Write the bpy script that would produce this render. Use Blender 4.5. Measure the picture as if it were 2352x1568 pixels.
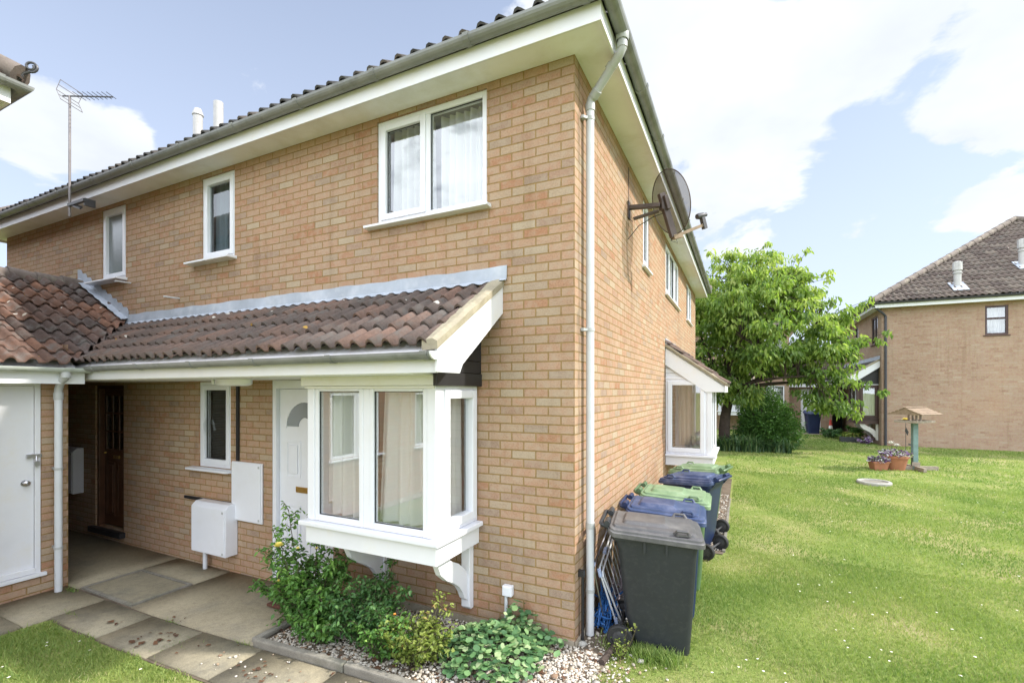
import bpy, bmesh, math, random
import numpy as np
from mathutils import Matrix, Vector
R = math.radians
for o in list(bpy.data.objects): bpy.data.objects.remove(o)
S = bpy.context.scene
COL = S.collection
random.seed(7)

# ------------------------------------------------------------------ camera
cd = bpy.data.cameras.new('camera'); cam = bpy.data.objects.new('camera', cd); COL.objects.link(cam)
cam.location = (1.223, -3.674, 2.08); cam.rotation_euler = (R(90), 0, R(25.94))
cd.sensor_width = 36; cd.lens = 1089.6/2352*36; cd.shift_y = 113/2352; cd.clip_end = 3000; cd.clip_start = .05
S.camera = cam
S.view_settings.view_transform = 'Standard'; S.view_settings.look = 'None'
S.view_settings.gamma = 1; S.view_settings.use_curve_mapping = False
S.view_settings.exposure = 0.95

# ------------------------------------------------------------------ sun
SUN_DIR = Vector((.90, .31, .80)).normalized()
sd = bpy.data.lights.new('sun', 'SUN'); sun = bpy.data.objects.new('sun', sd); COL.objects.link(sun)
sd.energy = 3.1; sd.angle = R(2.0); sd.color = (1, .94, .85)
sun.rotation_euler = (-SUN_DIR).to_track_quat('-Z', 'Y').to_euler(); sun.location = (20, 10, 30)

# ------------------------------------------------------------------ node helpers
def N(nt, t, **kw):
    n = nt.nodes.new(t)
    for k, v in kw.items():
        if k.startswith('i_'):
            key = k[2:].replace('_', ' ')
            n.inputs[key].default_value = v
        elif k == 'ins':
            for i, x in v.items(): n.inputs[i].default_value = x
        else: setattr(n, k, v)
    return n
def LK(nt, a, ao, b, bi): nt.links.new(a.outputs[ao], b.inputs[bi])
def ramp(nt, stops, interp='LINEAR'):
    n = nt.nodes.new('ShaderNodeValToRGB'); cr = n.color_ramp; cr.interpolation = interp
    while len(cr.elements) < len(stops): cr.elements.new(.5)
    for e, (p, c) in zip(cr.elements, stops):
        e.position = p; e.color = (*c, 1) if len(c) == 3 else c
    return n
def g3(v): return (v, v, v)
def math_n(nt, op, a=None, b=None, clamp=False):
    n = nt.nodes.new('ShaderNodeMath'); n.operation = op; n.use_clamp = clamp
    for i, x in enumerate((a, b)):
        if x is None: continue
        if isinstance(x, (int, float)): n.inputs[i].default_value = x
        else: nt.links.new(x, n.inputs[i])
    return n.outputs[0]
def mixc(nt, fac, a, b, mode='MIX'):
    n = nt.nodes.new('ShaderNodeMix'); n.data_type = 'RGBA'; n.blend_type = mode
    for i, x in ((0, fac), (6, a), (7, b)):
        if isinstance(x, (int, float)): n.inputs[i].default_value = x
        elif isinstance(x, tuple): n.inputs[i].default_value = (*x, 1) if len(x) == 3 else x
        else: nt.links.new(x, n.inputs[i])
    return n.outputs[2]

# ------------------------------------------------------------------ world
w = bpy.data.worlds.new('World'); S.world = w; w.use_nodes = True
nt = w.node_tree; nt.nodes.clear()
out = N(nt, 'ShaderNodeOutputWorld'); bg = N(nt, 'ShaderNodeBackground'); bg.inputs[1].default_value = .1
LK(nt, bg, 0, out, 0)
sky = N(nt, 'ShaderNodeTexSky', sky_type='NISHITA'); sky.sun_disc = False
sky.sun_elevation = math.asin(SUN_DIR.z); sky.sun_rotation = math.atan2(SUN_DIR.x, SUN_DIR.y)
sky.air_density = 1.0; sky.dust_density = 1.0; sky.ozone_density = 1.5
tc = N(nt, 'ShaderNodeTexCoord')
sep = N(nt, 'ShaderNodeSeparateXYZ'); LK(nt, tc, 'Generated', sep, 0)
zc = math_n(nt, 'ADD', math_n(nt, 'MAXIMUM', sep.outputs[2], 0.0), .22)
comb = N(nt, 'ShaderNodeCombineXYZ')
nt.links.new(math_n(nt, 'DIVIDE', sep.outputs[0], zc), comb.inputs[0])
nt.links.new(math_n(nt, 'DIVIDE', sep.outputs[1], zc), comb.inputs[1])
ns = N(nt, 'ShaderNodeTexNoise', ins={'Scale': 2.3, 'Detail': 9.0, 'Roughness': .58, 'Distortion': .25}); LK(nt, comb, 0, ns, 'Vector')
# cloud banks: (direction, angular size, weight)
CLOUDS = [((-.015,.87,.49),.20,1.0), ((.03,.92,.39),.13,.8), ((-.08,.80,.60),.20,1.0), ((.17,.82,.55),.20,.9), ((.32,.83,.46),.16,.9),
          ((-.011,.945,.32),.10,.75), ((.315,.915,.25),.075,.75), ((-.880,.315,.355),.085,.95), ((-.845,.385,.37),.055,.75),
          ((-.30,.735,.61),.10,.75), ((.16,.955,.25),.05,.45),
          ((.1,-.9,.42),.30,.8), ((-.5,-.7,.5),.22,.8), ((.6,-.5,.6),.3,.7), ((.9,.2,.4),.3,.7), ((-.95,-.2,.3),.2,.5), ((.2,.3,.95),.3,.6)]
acc = None
for d, s, wgt in CLOUDS:
    d = Vector(d).normalized()
    dn = N(nt, 'ShaderNodeVectorMath', operation='DISTANCE'); LK(nt, tc, 'Generated', dn, 0); dn.inputs[1].default_value = d
    mr = N(nt, 'ShaderNodeMapRange', interpolation_type='SMOOTHSTEP', ins={1: 0.0, 2: s*1.75, 3: wgt, 4: 0.0}); LK(nt, dn, 'Value', mr, 0)
    acc = mr.outputs[0] if acc is None else math_n(nt, 'MAXIMUM', acc, mr.outputs[0])
v = math_n(nt, 'ADD', acc, math_n(nt, 'MULTIPLY', math_n(nt, 'SUBTRACT', ns.outputs[0], .5), 2.5))
cm = N(nt, 'ShaderNodeMapRange', interpolation_type='SMOOTHSTEP', ins={1: .43, 2: .62, 3: 0.0, 4: 1.0}); nt.links.new(v, cm.inputs[0])
ns2 = N(nt, 'ShaderNodeTexNoise', ins={'Scale': 1.6, 'Detail': 5.0, 'Roughness': .55}); LK(nt, comb, 0, ns2, 'Vector')
cl = ramp(nt, [(.35, (4.75, 4.8, 4.9)), (.62, (5.9, 5.9, 5.9))]); LK(nt, ns2, 0, cl, 0)
# thin high veil over the blue, thicker towards the horizon
veil = N(nt, 'ShaderNodeMapRange', ins={1: 0.0, 2: .65, 3: .84, 4: .36}); LK(nt, sep, 2, veil, 0)
skyv = mixc(nt, veil.outputs[0], sky.outputs[0], (4.75, 5.25, 6.45))
# unseen brighter cloud added overhead and behind the camera to light the front wall
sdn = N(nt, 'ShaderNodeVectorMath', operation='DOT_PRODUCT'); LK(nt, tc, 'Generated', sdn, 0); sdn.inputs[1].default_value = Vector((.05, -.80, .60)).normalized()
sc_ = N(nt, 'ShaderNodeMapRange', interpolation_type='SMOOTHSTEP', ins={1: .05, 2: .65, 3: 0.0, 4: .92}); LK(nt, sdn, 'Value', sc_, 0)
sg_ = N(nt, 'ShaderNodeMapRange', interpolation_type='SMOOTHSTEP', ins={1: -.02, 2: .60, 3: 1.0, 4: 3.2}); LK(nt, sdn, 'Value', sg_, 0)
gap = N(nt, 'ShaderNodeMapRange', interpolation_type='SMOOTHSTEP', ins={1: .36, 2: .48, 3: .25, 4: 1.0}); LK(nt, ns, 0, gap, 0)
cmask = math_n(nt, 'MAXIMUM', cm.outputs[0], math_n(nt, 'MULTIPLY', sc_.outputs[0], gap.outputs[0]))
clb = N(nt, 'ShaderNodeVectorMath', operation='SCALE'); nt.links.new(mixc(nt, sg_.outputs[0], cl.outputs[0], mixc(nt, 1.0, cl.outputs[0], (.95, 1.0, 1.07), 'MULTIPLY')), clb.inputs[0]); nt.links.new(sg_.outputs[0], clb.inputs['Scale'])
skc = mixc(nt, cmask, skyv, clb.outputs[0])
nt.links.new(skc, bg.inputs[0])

# ------------------------------------------------------------------ materials
MATS = {}
def new_mat(name):
    m = bpy.data.materials.new(name); m.use_nodes = True; nt = m.node_tree
    b = nt.nodes['Principled BSDF']; MATS[name] = m
    return m, nt, b
def bump(nt, b, h, strength=.3, dist=.01):
    n = N(nt, 'ShaderNodeBump'); n.inputs['Strength'].default_value = strength; n.inputs['Distance'].default_value = dist
    nt.links.new(h, n.inputs['Height']); nt.links.new(n.outputs[0], b.inputs['Normal'])
def objc(nt): 
    t = N(nt, 'ShaderNodeTexCoord'); return t.outputs['Object']
def noise(nt, vec, scale, detail=5, rough=.55):
    n = N(nt, 'ShaderNodeTexNoise', ins={'Scale': scale, 'Detail': detail, 'Roughness': rough}); nt.links.new(vec, n.inputs['Vector']); return n.outputs[0]
def simple(name, col, rough=.5, var=.12, scale=6, spec=.5, bs=0, bscale=60, dirt=None, metal=0, grit=0):
    """base colour broken up by two noises; optional dirt (colour, amount)"""
    m, nt, b = new_mat(name); v = objc(nt)
    lo = tuple(c*(1-var) for c in col); hi = tuple(min(1, c*(1+var)) for c in col)
    r = ramp(nt, [(.3, lo), (.7, hi)]); nt.links.new(noise(nt, v, scale), r.inputs[0]); c = r.outputs[0]
    if dirt:
        r2 = ramp(nt, [(.5, g3(0)), (.75, g3(dirt[1]))]); nt.links.new(noise(nt, v, dirt[2] if len(dirt) > 2 else 3, 8, .65), r2.inputs[0])
        c = mixc(nt, r2.outputs[0], c, dirt[0])
    if grit:
        for sc, lo_, hi_ in ((140, .62, 1.25), (17, .80, 1.12)):
            r3 = ramp(nt, [(.32, g3(lo_)), (.5, g3(1.0)), (.70, g3(hi_))]); nt.links.new(noise(nt, v, sc, 6, .75), r3.inputs[0])
            c = mixc(nt, grit, c, r3.outputs[0], 'MULTIPLY')
    nt.links.new(c, b.inputs['Base Color'])
    b.inputs['Roughness'].default_value = rough; b.inputs['Specular IOR Level'].default_value = spec; b.inputs['Metallic'].default_value = metal
    if bs: bump(nt, b, noise(nt, v, bscale, 4), bs, .005)
    return m

def brick_mat(name, stops, mortar, streak=False, sat=1.0):
    m, nt, b = new_mat(name)
    uv = N(nt, 'ShaderNodeUVMap'); U = uv.outputs[0]; O = objc(nt)
    # slight wander so courses are not ruler straight
    nz = N(nt, 'ShaderNodeTexNoise', ins={'Scale': 5.0, 'Detail': 2.0}); nt.links.new(U, nz.inputs['Vector'])
    dv = N(nt, 'ShaderNodeVectorMath', operation='MULTIPLY_ADD'); nt.links.new(nz.outputs['Color'], dv.inputs[0])
    dv.inputs[1].default_value = (.008, .005, 0); nt.links.new(U, dv.inputs[2])
    bt = N(nt, 'ShaderNodeTexBrick', ins={'Color1': (0,0,0,1), 'Color2': (1,1,1,1), 'Mortar': (0,0,0,1), 'Scale': 1.0, 'Mortar Size': .0072,
            'Mortar Smooth': .35, 'Bias': 0.0, 'Brick Width': .225, 'Row Height': .075}); bt.offset = .5; bt.squash = 1
    nt.links.new(dv.outputs[0], bt.inputs['Vector'])
    rp = ramp(nt, stops); nt.links.new(bt.outputs['Color'], rp.inputs[0]); c = rp.outputs[0]
    sp = ramp(nt, [(.30, g3(.70)), (.55, g3(1.0)), (.8, g3(1.16))]); nt.links.new(noise(nt, U, 70, 4, .7), sp.inputs[0])
    c = mixc(nt, .85, c, sp.outputs[0], 'MULTIPLY')
    # smoky patches across single bricks
    pt = ramp(nt, [(.42, g3(0)), (.62, g3(.75))]); nt.links.new(noise(nt, U, 13, 3, .6), pt.inputs[0])
    c = mixc(nt, pt.outputs[0], c, mixc(nt, .5, c, (.40, .33, .25)))
    mo = ramp(nt, [(.3, tuple(x*.8 for x in mortar)), (.7, tuple(x*1.15 for x in mortar))]); nt.links.new(noise(nt, U, 25, 4), mo.inputs[0])
    c = mixc(nt, bt.outputs['Fac'], c, mo.outputs[0])
    # broad weathering
    wr = ramp(nt, [(.3, (.80, .76, .72)), (.5, (1, 1, 1)), (.72, (1.07, 1.02, .96))]); nt.links.new(noise(nt, O, .55, 6, .62), wr.inputs[0])
    c = mixc(nt, .8, c, wr.outputs[0], 'MULTIPLY')
    # faint vertical water marks
    mp = N(nt, 'ShaderNodeMapping'); mp.inputs['Scale'].default_value = (5.5, .45, 1); nt.links.new(U, mp.inputs['Vector'])
    wm = ramp(nt, [(.55, (1, 1, 1)), (.72, (.80, .77, .73))]); nt.links.new(noise(nt, mp.outputs[0], 1.0, 6, .6), wm.inputs[0])
    c = mixc(nt, .75, c, wm.outputs[0], 'MULTIPLY')
    if streak:  # dirt run beside the downpipe near the corner of the side wall and under the eaves
        sx = N(nt, 'ShaderNodeSeparateXYZ'); nt.links.new(O, sx.inputs[0])
        dd = math_n(nt, 'ABSOLUTE', math_n(nt, 'SUBTRACT', sx.outputs[1], .115))
        nn = noise(nt, O, 3.2, 6, .65)
        wd = math_n(nt, 'MULTIPLY', math_n(nt, 'SUBTRACT', nn, .33), .30)
        mr = N(nt, 'ShaderNodeMapRange', ins={1: 0.0, 2: .055, 3: 0.0, 4: .55}); nt.links.new(math_n(nt, 'SUBTRACT', wd, dd), mr.inputs[0])
        on = math_n(nt, 'GREATER_THAN', sx.outputs[0], -.004)
        c = mixc(nt, math_n(nt, 'MULTIPLY', mr.outputs[0], on), c, (.13, .10, .07))
    nt.links.new(c, b.inputs['Base Color'])
    b.inputs['Roughness'].default_value = .9; b.inputs['Specular IOR Level'].default_value = .25
    h = math_n(nt, 'ADD', math_n(nt, 'MULTIPLY', bt.outputs['Fac'], -1.0), math_n(nt, 'MULTIPLY', noise(nt, U, 45, 5, .7), .8))
    bump(nt, b, h, .55, .009)
    return m
BR = [(0, (.365, .190, .110)), (.12, (.395, .238, .155)), (.30, (.405, .272, .185)), (.46, (.412, .250, .165)), (.62, (.395, .298, .208)), (.78, (.388, .234, .155)), (.89, (.31, .222, .168)), (1, (.425, .338, .238))]
MORT = (.27, .178, .076)
brick_mat('brick', BR, MORT, streak=True)
BRC = [(0, (.31, .19, .145)), (.25, (.37, .24, .185)), (.5, (.375, .265, .205)), (.75, (.355, .222, .168)), (1, (.395, .30, .235))]
brick_mat('brick_far', BRC, (.36, .27, .16))

simple('upvc', (.73, .745, .80), .28, .02, 3, bs=0, dirt=((.60, .59, .54), .22, 5))
simple('white_paint', (.73, .74, .78), .42, .04, 4, dirt=((.62, .57, .44), .35, 4))
simple('cream_paint', (.70, .69, .66), .5, .05, 4, dirt=((.5, .46, .3), .4, 4))
simple('soffit_paint', (.82, .82, .86), .55, .05, 2.5, dirt=((.52, .48, .36), .45, 2.2))
simple('gutter_grey', (.215, .222, .22), .45, .15, 5, dirt=((.06, .065, .06), .85, 3.0))
simple('gutter_green', (.42, .45, .42), .4, .1, 4, dirt=((.25, .28, .2), .6, 3))
simple('pipe_white', (.56, .58, .61), .35, .03, 4, dirt=((.45, .44, .40), .4, 5))
simple('flue_grey', (.44, .43, .42), .5, .08, 6, dirt=((.25, .24, .22), .5, 8))
simple('pipe_grey', (.40, .41, .41), .4, .06, 5)
simple('black_board', (.018, .018, .020), .45, .2, 6)
simple('lead', (.36, .40, .47), .55, .18, 3, metal=.0, bs=.35, bscale=9, dirt=((.56, .58, .62), .6, 5))
simple('brown_frame', (.050, .018, .014), .35, .15, 5)
simple('dark_pipe', (.045, .045, .055), .4, .15, 5)
simple('wood_door', (.085, .035, .016), .42, .25, 8)
simple('dark_metal', (.06, .06, .065), .45, .2, 10, metal=.2)
simple('brown_metal', (.075, .055, .052), .5, .2, 10)
simple('steel', (.55, .55, .57), .3, .1, 10, metal=1)
simple('aerial_metal', (.22, .20, .20), .45, .15, 10, metal=.3)
simple('brass', (.60, .40, .12), .3, .1, 10, metal=1)
simple('interior', (.20, .19, .18), .9, .1, 2)
simple('interior_warm', (.34, .25, .17), .9, .15, 2)
simple('blind', (.16, .17, .17), .6, .1, 5)
simple('concrete', (.275, .24, .168), .92, .14, 1.2, spec=.2, bs=.5, bscale=70, dirt=((.16, .15, .13), .8, 1.3), grit=.9)
simple('slab', (.265, .235, .168), .92, .2, 1.5, spec=.2, bs=.5, bscale=70, dirt=((.095, .092, .082), .9, 1.7), grit=.9)
simple('kerb', (.225, .21, .18), .92, .16, 4, spec=.2, bs=.5, bscale=60, dirt=((.10, .11, .07), .6, 3), grit=.9)
simple('soil', (.13, .105, .08), .98, .35, 5, spec=.1, bs=.8, bscale=25)
simple('plinth', (.30, .26, .20), .9, .2, 4, dirt=((.5, .47, .42), .5, 6), bs=.5)
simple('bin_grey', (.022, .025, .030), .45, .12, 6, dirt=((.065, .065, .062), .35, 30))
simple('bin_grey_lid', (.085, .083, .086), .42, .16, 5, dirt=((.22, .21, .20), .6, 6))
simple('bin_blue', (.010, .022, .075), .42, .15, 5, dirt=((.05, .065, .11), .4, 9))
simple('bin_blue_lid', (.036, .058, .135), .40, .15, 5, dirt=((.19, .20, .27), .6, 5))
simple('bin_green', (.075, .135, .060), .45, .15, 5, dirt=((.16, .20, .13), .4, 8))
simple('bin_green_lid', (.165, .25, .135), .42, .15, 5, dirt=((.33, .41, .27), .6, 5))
simple('rubber', (.018, .018, .019), .7, .2, 10)
simple('rope_blue', (.02, .10, .30), .6, .3, 20)
simple('rag_grey', (.20, .17, .20), .8, .4, 18)
simple('plastic_blue', (.38, .46, .66), .4, .1, 10)
simple('terracotta', (.33, .135, .07), .8, .15, 8, dirt=((.2, .1, .06), .4, 9))
simple('teal_wood', (.16, .24, .225), .75, .2, 7, bs=.3)
simple('grey_wood', (.30, .25, .20), .8, .25, 9, bs=.3)
simple('roof_wood', (.23, .165, .11), .8, .25, 9, bs=.3)
simple('bark', (.060, .047, .040), .95, .35, 6, spec=.1, bs=.9, bscale=18)
simple('stem', (.07, .06, .03), .85, .3, 10)
simple('mat_brown', (.10, .04, .025), .95, .3, 20)
simple('cone_red', (.45, .045, .03), .5, .1, 10)
simple('cone_white', (.75, .74, .72), .5, .05, 10)
simple('stone_grey', (.34, .33, .30), .9, .2, 15, bs=.4)
simple('yellow_petal', (.80, .68, .16), .6, .1, 20)
simple('orange_petal', (.75, .35, .06), .6, .1, 20)
simple('white_petal', (.82, .80, .72), .6, .05, 20)
simple('ridge_tile', (.15, .122, .105), .9, .25, 4, bs=.5, dirt=((.42, .38, .28), .6, 5))
simple('verge_mortar', (.31, .275, .20), .95, .2, 9, bs=.9, bscale=50, dirt=((.22, .19, .12), .7, 7))

def glass_mat(name, ior, tint=(.95, .97, .96)):
    m, nt, b = new_mat(name); nt.nodes.remove(b); o = nt.nodes['Material Output']
    lw = N(nt, 'ShaderNodeLayerWeight', ins={0: .5}); f0 = ((ior-1)/(ior+1))**2
    class fr: outputs = [math_n(nt, 'ADD', math_n(nt, 'MULTIPLY', math_n(nt, 'POWER', lw.outputs['Facing'], 5.0), 1-f0), f0)]
    tr = N(nt, 'ShaderNodeBsdfTransparent'); tr.inputs[0].default_value = (*tint, 1)
    gl = N(nt, 'ShaderNodeBsdfGlossy'); gl.inputs['Roughness'].default_value = .0; gl.inputs[0].default_value = (.95, .97, 1, 1)
    v = objc(nt); bp = N(nt, 'ShaderNodeBump', ins={'Strength': .03, 'Distance': .02}); nt.links.new(noise(nt, v, 1.8, 1), bp.inputs['Height']); LK(nt, bp, 0, gl, 'Normal')
    mx = N(nt, 'ShaderNodeMixShader'); nt.links.new(fr.outputs[0], mx.inputs[0]); LK(nt, tr, 0, mx, 1); LK(nt, gl, 0, mx, 2); LK(nt, mx, 0, o, 0)
glass_mat('glass', 2.7); glass_mat('glass_dark', 1.9, (.6, .65, .66))
def frosted():
    m, nt, b = new_mat('frosted'); b.inputs['Base Color'].default_value = (.16, .19, .20, 1); b.inputs['Roughness'].default_value = .08; b.inputs['Specular IOR Level'].default_value = 1.0
    v = objc(nt); bump(nt, b, noise(nt, v, 55, 3), .35, .004)
frosted()
def cloth(name, col):
    m, nt, b = new_mat(name); o = nt.nodes['Material Output']; b.inputs['Base Color'].default_value = (*col, 1); b.inputs['Roughness'].default_value = .9
    t = N(nt, 'ShaderNodeBsdfTranslucent'); t.inputs[0].default_value = (*col, 1)
    mx = N(nt, 'ShaderNodeMixShader', ins={0: .35}); LK(nt, b, 0, mx, 1); LK(nt, t, 0, mx, 2); LK(nt, mx, 0, o, 0)
cloth('curtain', (.77, .77, .76)); cloth('curtain_cream', (.66, .60, .52)); cloth('curtain_blue', (.45, .52, .58))
def mesh_dish():
    m, nt, b = new_mat('dish_mesh'); o = nt.nodes['Material Output']; b.inputs['Base Color'].default_value = (.075, .058, .056, 1); b.inputs['Roughness'].default_value = .5
    t = N(nt, 'ShaderNodeBsdfTransparent'); mx = N(nt, 'ShaderNodeMixShader', ins={0: .40}); LK(nt, b, 0, mx, 1); LK(nt, t, 0, mx, 2); LK(nt, mx, 0, o, 0)
mesh_dish()

def tile_mat(name, stops, moss, lich=.72, vary=.62):
    m, nt, b = new_mat(name); O = objc(nt)
    at = N(nt, 'ShaderNodeAttribute', attribute_name='rnd')
    rp = ramp(nt, stops); 
    f = math_n(nt, 'ADD', math_n(nt, 'MULTIPLY', at.outputs['Fac'], vary), math_n(nt, 'MULTIPLY', noise(nt, O, 2.3, 6, .65), 1.04-vary))
    nt.links.new(f, rp.inputs[0]); c = rp.outputs[0]
    sp = ramp(nt, [(.3, g3(.62)), (.55, g3(1.0)), (.8, g3(1.3))]); nt.links.new(noise(nt, O, 38, 6, .75), sp.inputs[0])
    c = mixc(nt, .9, c, sp.outputs[0], 'MULTIPLY')
    gr = ramp(nt, [(.50, g3(0)), (.66, g3(.75))]); nt.links.new(noise(nt, O, 6.0, 7, .7), gr.inputs[0])
    c = mixc(nt, gr.outputs[0], c, moss)
    # pale lichen rosettes
    vo = N(nt, 'ShaderNodeTexVoronoi', feature='F1', ins={'Scale': 7.5, 'Randomness': 1.0}); nt.links.new(O, vo.inputs['Vector'])
    sc = N(nt, 'ShaderNodeSeparateXYZ'); LK(nt, vo, 'Color', sc, 0)
    rad = math_n(nt, 'MULTIPLY', math_n(nt, 'SUBTRACT', sc.outputs[0], lich), .75)
    jag = math_n(nt, 'MULTIPLY', math_n(nt, 'SUBTRACT', noise(nt, O, 45, 3), .5), .12)
    l = math_n(nt, 'GREATER_THAN', math_n(nt, 'ADD', rad, jag), vo.outputs['Distance'])
    lc = ramp(nt, [(.0, (.58, .56, .50)), (.62, (.62, .60, .54)), (.72, (.50, .30, .06)), (1, (.52, .36, .10))], 'CONSTANT'); nt.links.new(sc.outputs[1], lc.inputs[0])
    c = mixc(nt, math_n(nt, 'MULTIPLY', l, .8), c, lc.outputs[0])
    nt.links.new(c, b.inputs['Base Color']); b.inputs['Roughness'].default_value = .88; b.inputs['Specular IOR Level'].default_value = .3
    bump(nt, b, noise(nt, O, 60, 6, .7), .5, .006)
tile_mat('tile_old', [(.05, (.062, .052, .050)), (.32, (.105, .075, .066)), (.55, (.155, .092, .070)), (.78, (.215, .112, .075)), (1, (.30, .155, .095))], (.165, .155, .145))
tile_mat('tile_clay', [(.05, (.070, .058, .054)), (.40, (.105, .080, .071)), (.60, (.145, .098, .080)), (.80, (.19, .112, .085)), (1, (.26, .15, .10))], (.115, .108, .10), .70, .34)
tile_mat('tile_grey', [(.05, (.045, .045, .047)), (.5, (.085, .080, .077)), (.95, (.15, .12, .10))], (.06, .065, .06), .9)
tile_mat('tile_far', [(.05, (.085, .072, .066)), (.35, (.13, .098, .085)), (.65, (.165, .132, .112)), (.95, (.235, .195, .16))], (.15, .145, .125), .86)

def leaf_mat(name, stops, trans=.35, rough=.5):
    m, nt, b = new_mat(name); o = nt.nodes['Material Output']
    at = N(nt, 'ShaderNodeAttribute', attribute_name='rnd'); rp = ramp(nt, stops); LK(nt, at, 'Fac', rp, 0)
    LK(nt, rp, 0, b, 'Base Color'); b.inputs['Roughness'].default_value = rough; b.inputs['Specular IOR Level'].default_value = .35
    t = N(nt, 'ShaderNodeBsdfTranslucent'); c2 = mixc(nt, 1.0, rp.outputs[0], (1.18, 1.36, .78), 'MULTIPLY'); nt.links.new(c2, t.inputs[0])
    mx = N(nt, 'ShaderNodeMixShader', ins={0: trans}); LK(nt, b, 0, mx, 1); LK(nt, t, 0, mx, 2); LK(nt, mx, 0, o, 0)
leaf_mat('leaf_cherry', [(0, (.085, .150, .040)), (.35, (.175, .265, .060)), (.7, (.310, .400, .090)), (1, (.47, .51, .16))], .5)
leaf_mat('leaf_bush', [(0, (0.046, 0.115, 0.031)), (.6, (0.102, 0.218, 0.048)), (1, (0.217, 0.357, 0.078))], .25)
leaf_mat('leaf_rose', [(0, (0.056, 0.134, 0.033)), (.55, (0.112, 0.244, 0.050)), (1, (0.244, 0.396, 0.083))], .3)
leaf_mat('leaf_rose_dark', [(0, (0.041, 0.108, 0.036)), (.6, (0.085, 0.190, 0.053)), (1, (0.188, 0.306, 0.083))], .3)
leaf_mat('leaf_lime', [(0, (0.120, 0.180, 0.036)), (.5, (0.228, 0.288, 0.060)), (.9, (0.360, 0.384, 0.108)), (1, (0.456, 0.240, 0.120))], .35)
leaf_mat('leaf_ivy', [(0, (0.052, 0.122, 0.054)), (.5, (0.104, 0.217, 0.081)), (.85, (0.209, 0.330, 0.136)), (1, (0.383, 0.470, 0.254))], .2)
leaf_mat('leaf_strap', [(0, (0.033, 0.078, 0.033)), (.6, (0.065, 0.137, 0.052)), (1, (0.169, 0.234, 0.091))], .25)
leaf_mat('leaf_pansy', [(0, (.10, .035, .17)), (.4, (.26, .15, .36)), (.55, (.7, .64, .74)), (.8, (.78, .76, .76)), (.82, (.07, .14, .03)), (1, (.12, .2, .05))], .3)
leaf_mat('grass_blade', [(0, (.115, .205, .042)), (.35, (.225, .295, .085)), (.65, (.31, .365, .11)), (.85, (.46, .43, .21)), (1, (.57, .50, .32))], .4, .6)
leaf_mat('daisy', [(0, (.8, .8, .76)), (.93, (.82, .82, .8)), (.95, (.75, .6, .05)), (1, (.75, .6, .05))], .2)
leaf_mat('pebble', [(0, (.36, .32, .26)), (.4, (.50, .46, .40)), (.72, (.62, .59, .54)), (.86, (.33, .25, .17)), (1, (.20, .12, .075))], 0, .85)
leaf_mat('dead_leaf', [(0, (.07, .035, .022)), (1, (.15, .075, .04))], .1, .8)

def lawn_mat():
    m, nt, b = new_mat('lawn_soil'); O = objc(nt)
    r = ramp(nt, [(.30, (.15, .225, .050)), (.48, (.22, .275, .075)), (.60, (.32, .32, .13)), (.75, (.43, .37, .22))]); nt.links.new(noise(nt, O, .9, 7, .62), r.inputs[0])
    s = ramp(nt, [(.3, g3(.6)), (.7, g3(1.25))]); nt.links.new(noise(nt, O, 60, 4, .7), s.inputs[0])
    nt.links.new(mixc(nt, .8, r.outputs[0], s.outputs[0], 'MULTIPLY'), b.inputs['Base Color']); b.inputs['Roughness'].default_value = .95; b.inputs['Specular IOR Level'].default_value = .1
    bump(nt, b, noise(nt, O, 90, 4, .7), .8, .02)
lawn_mat()

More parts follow.
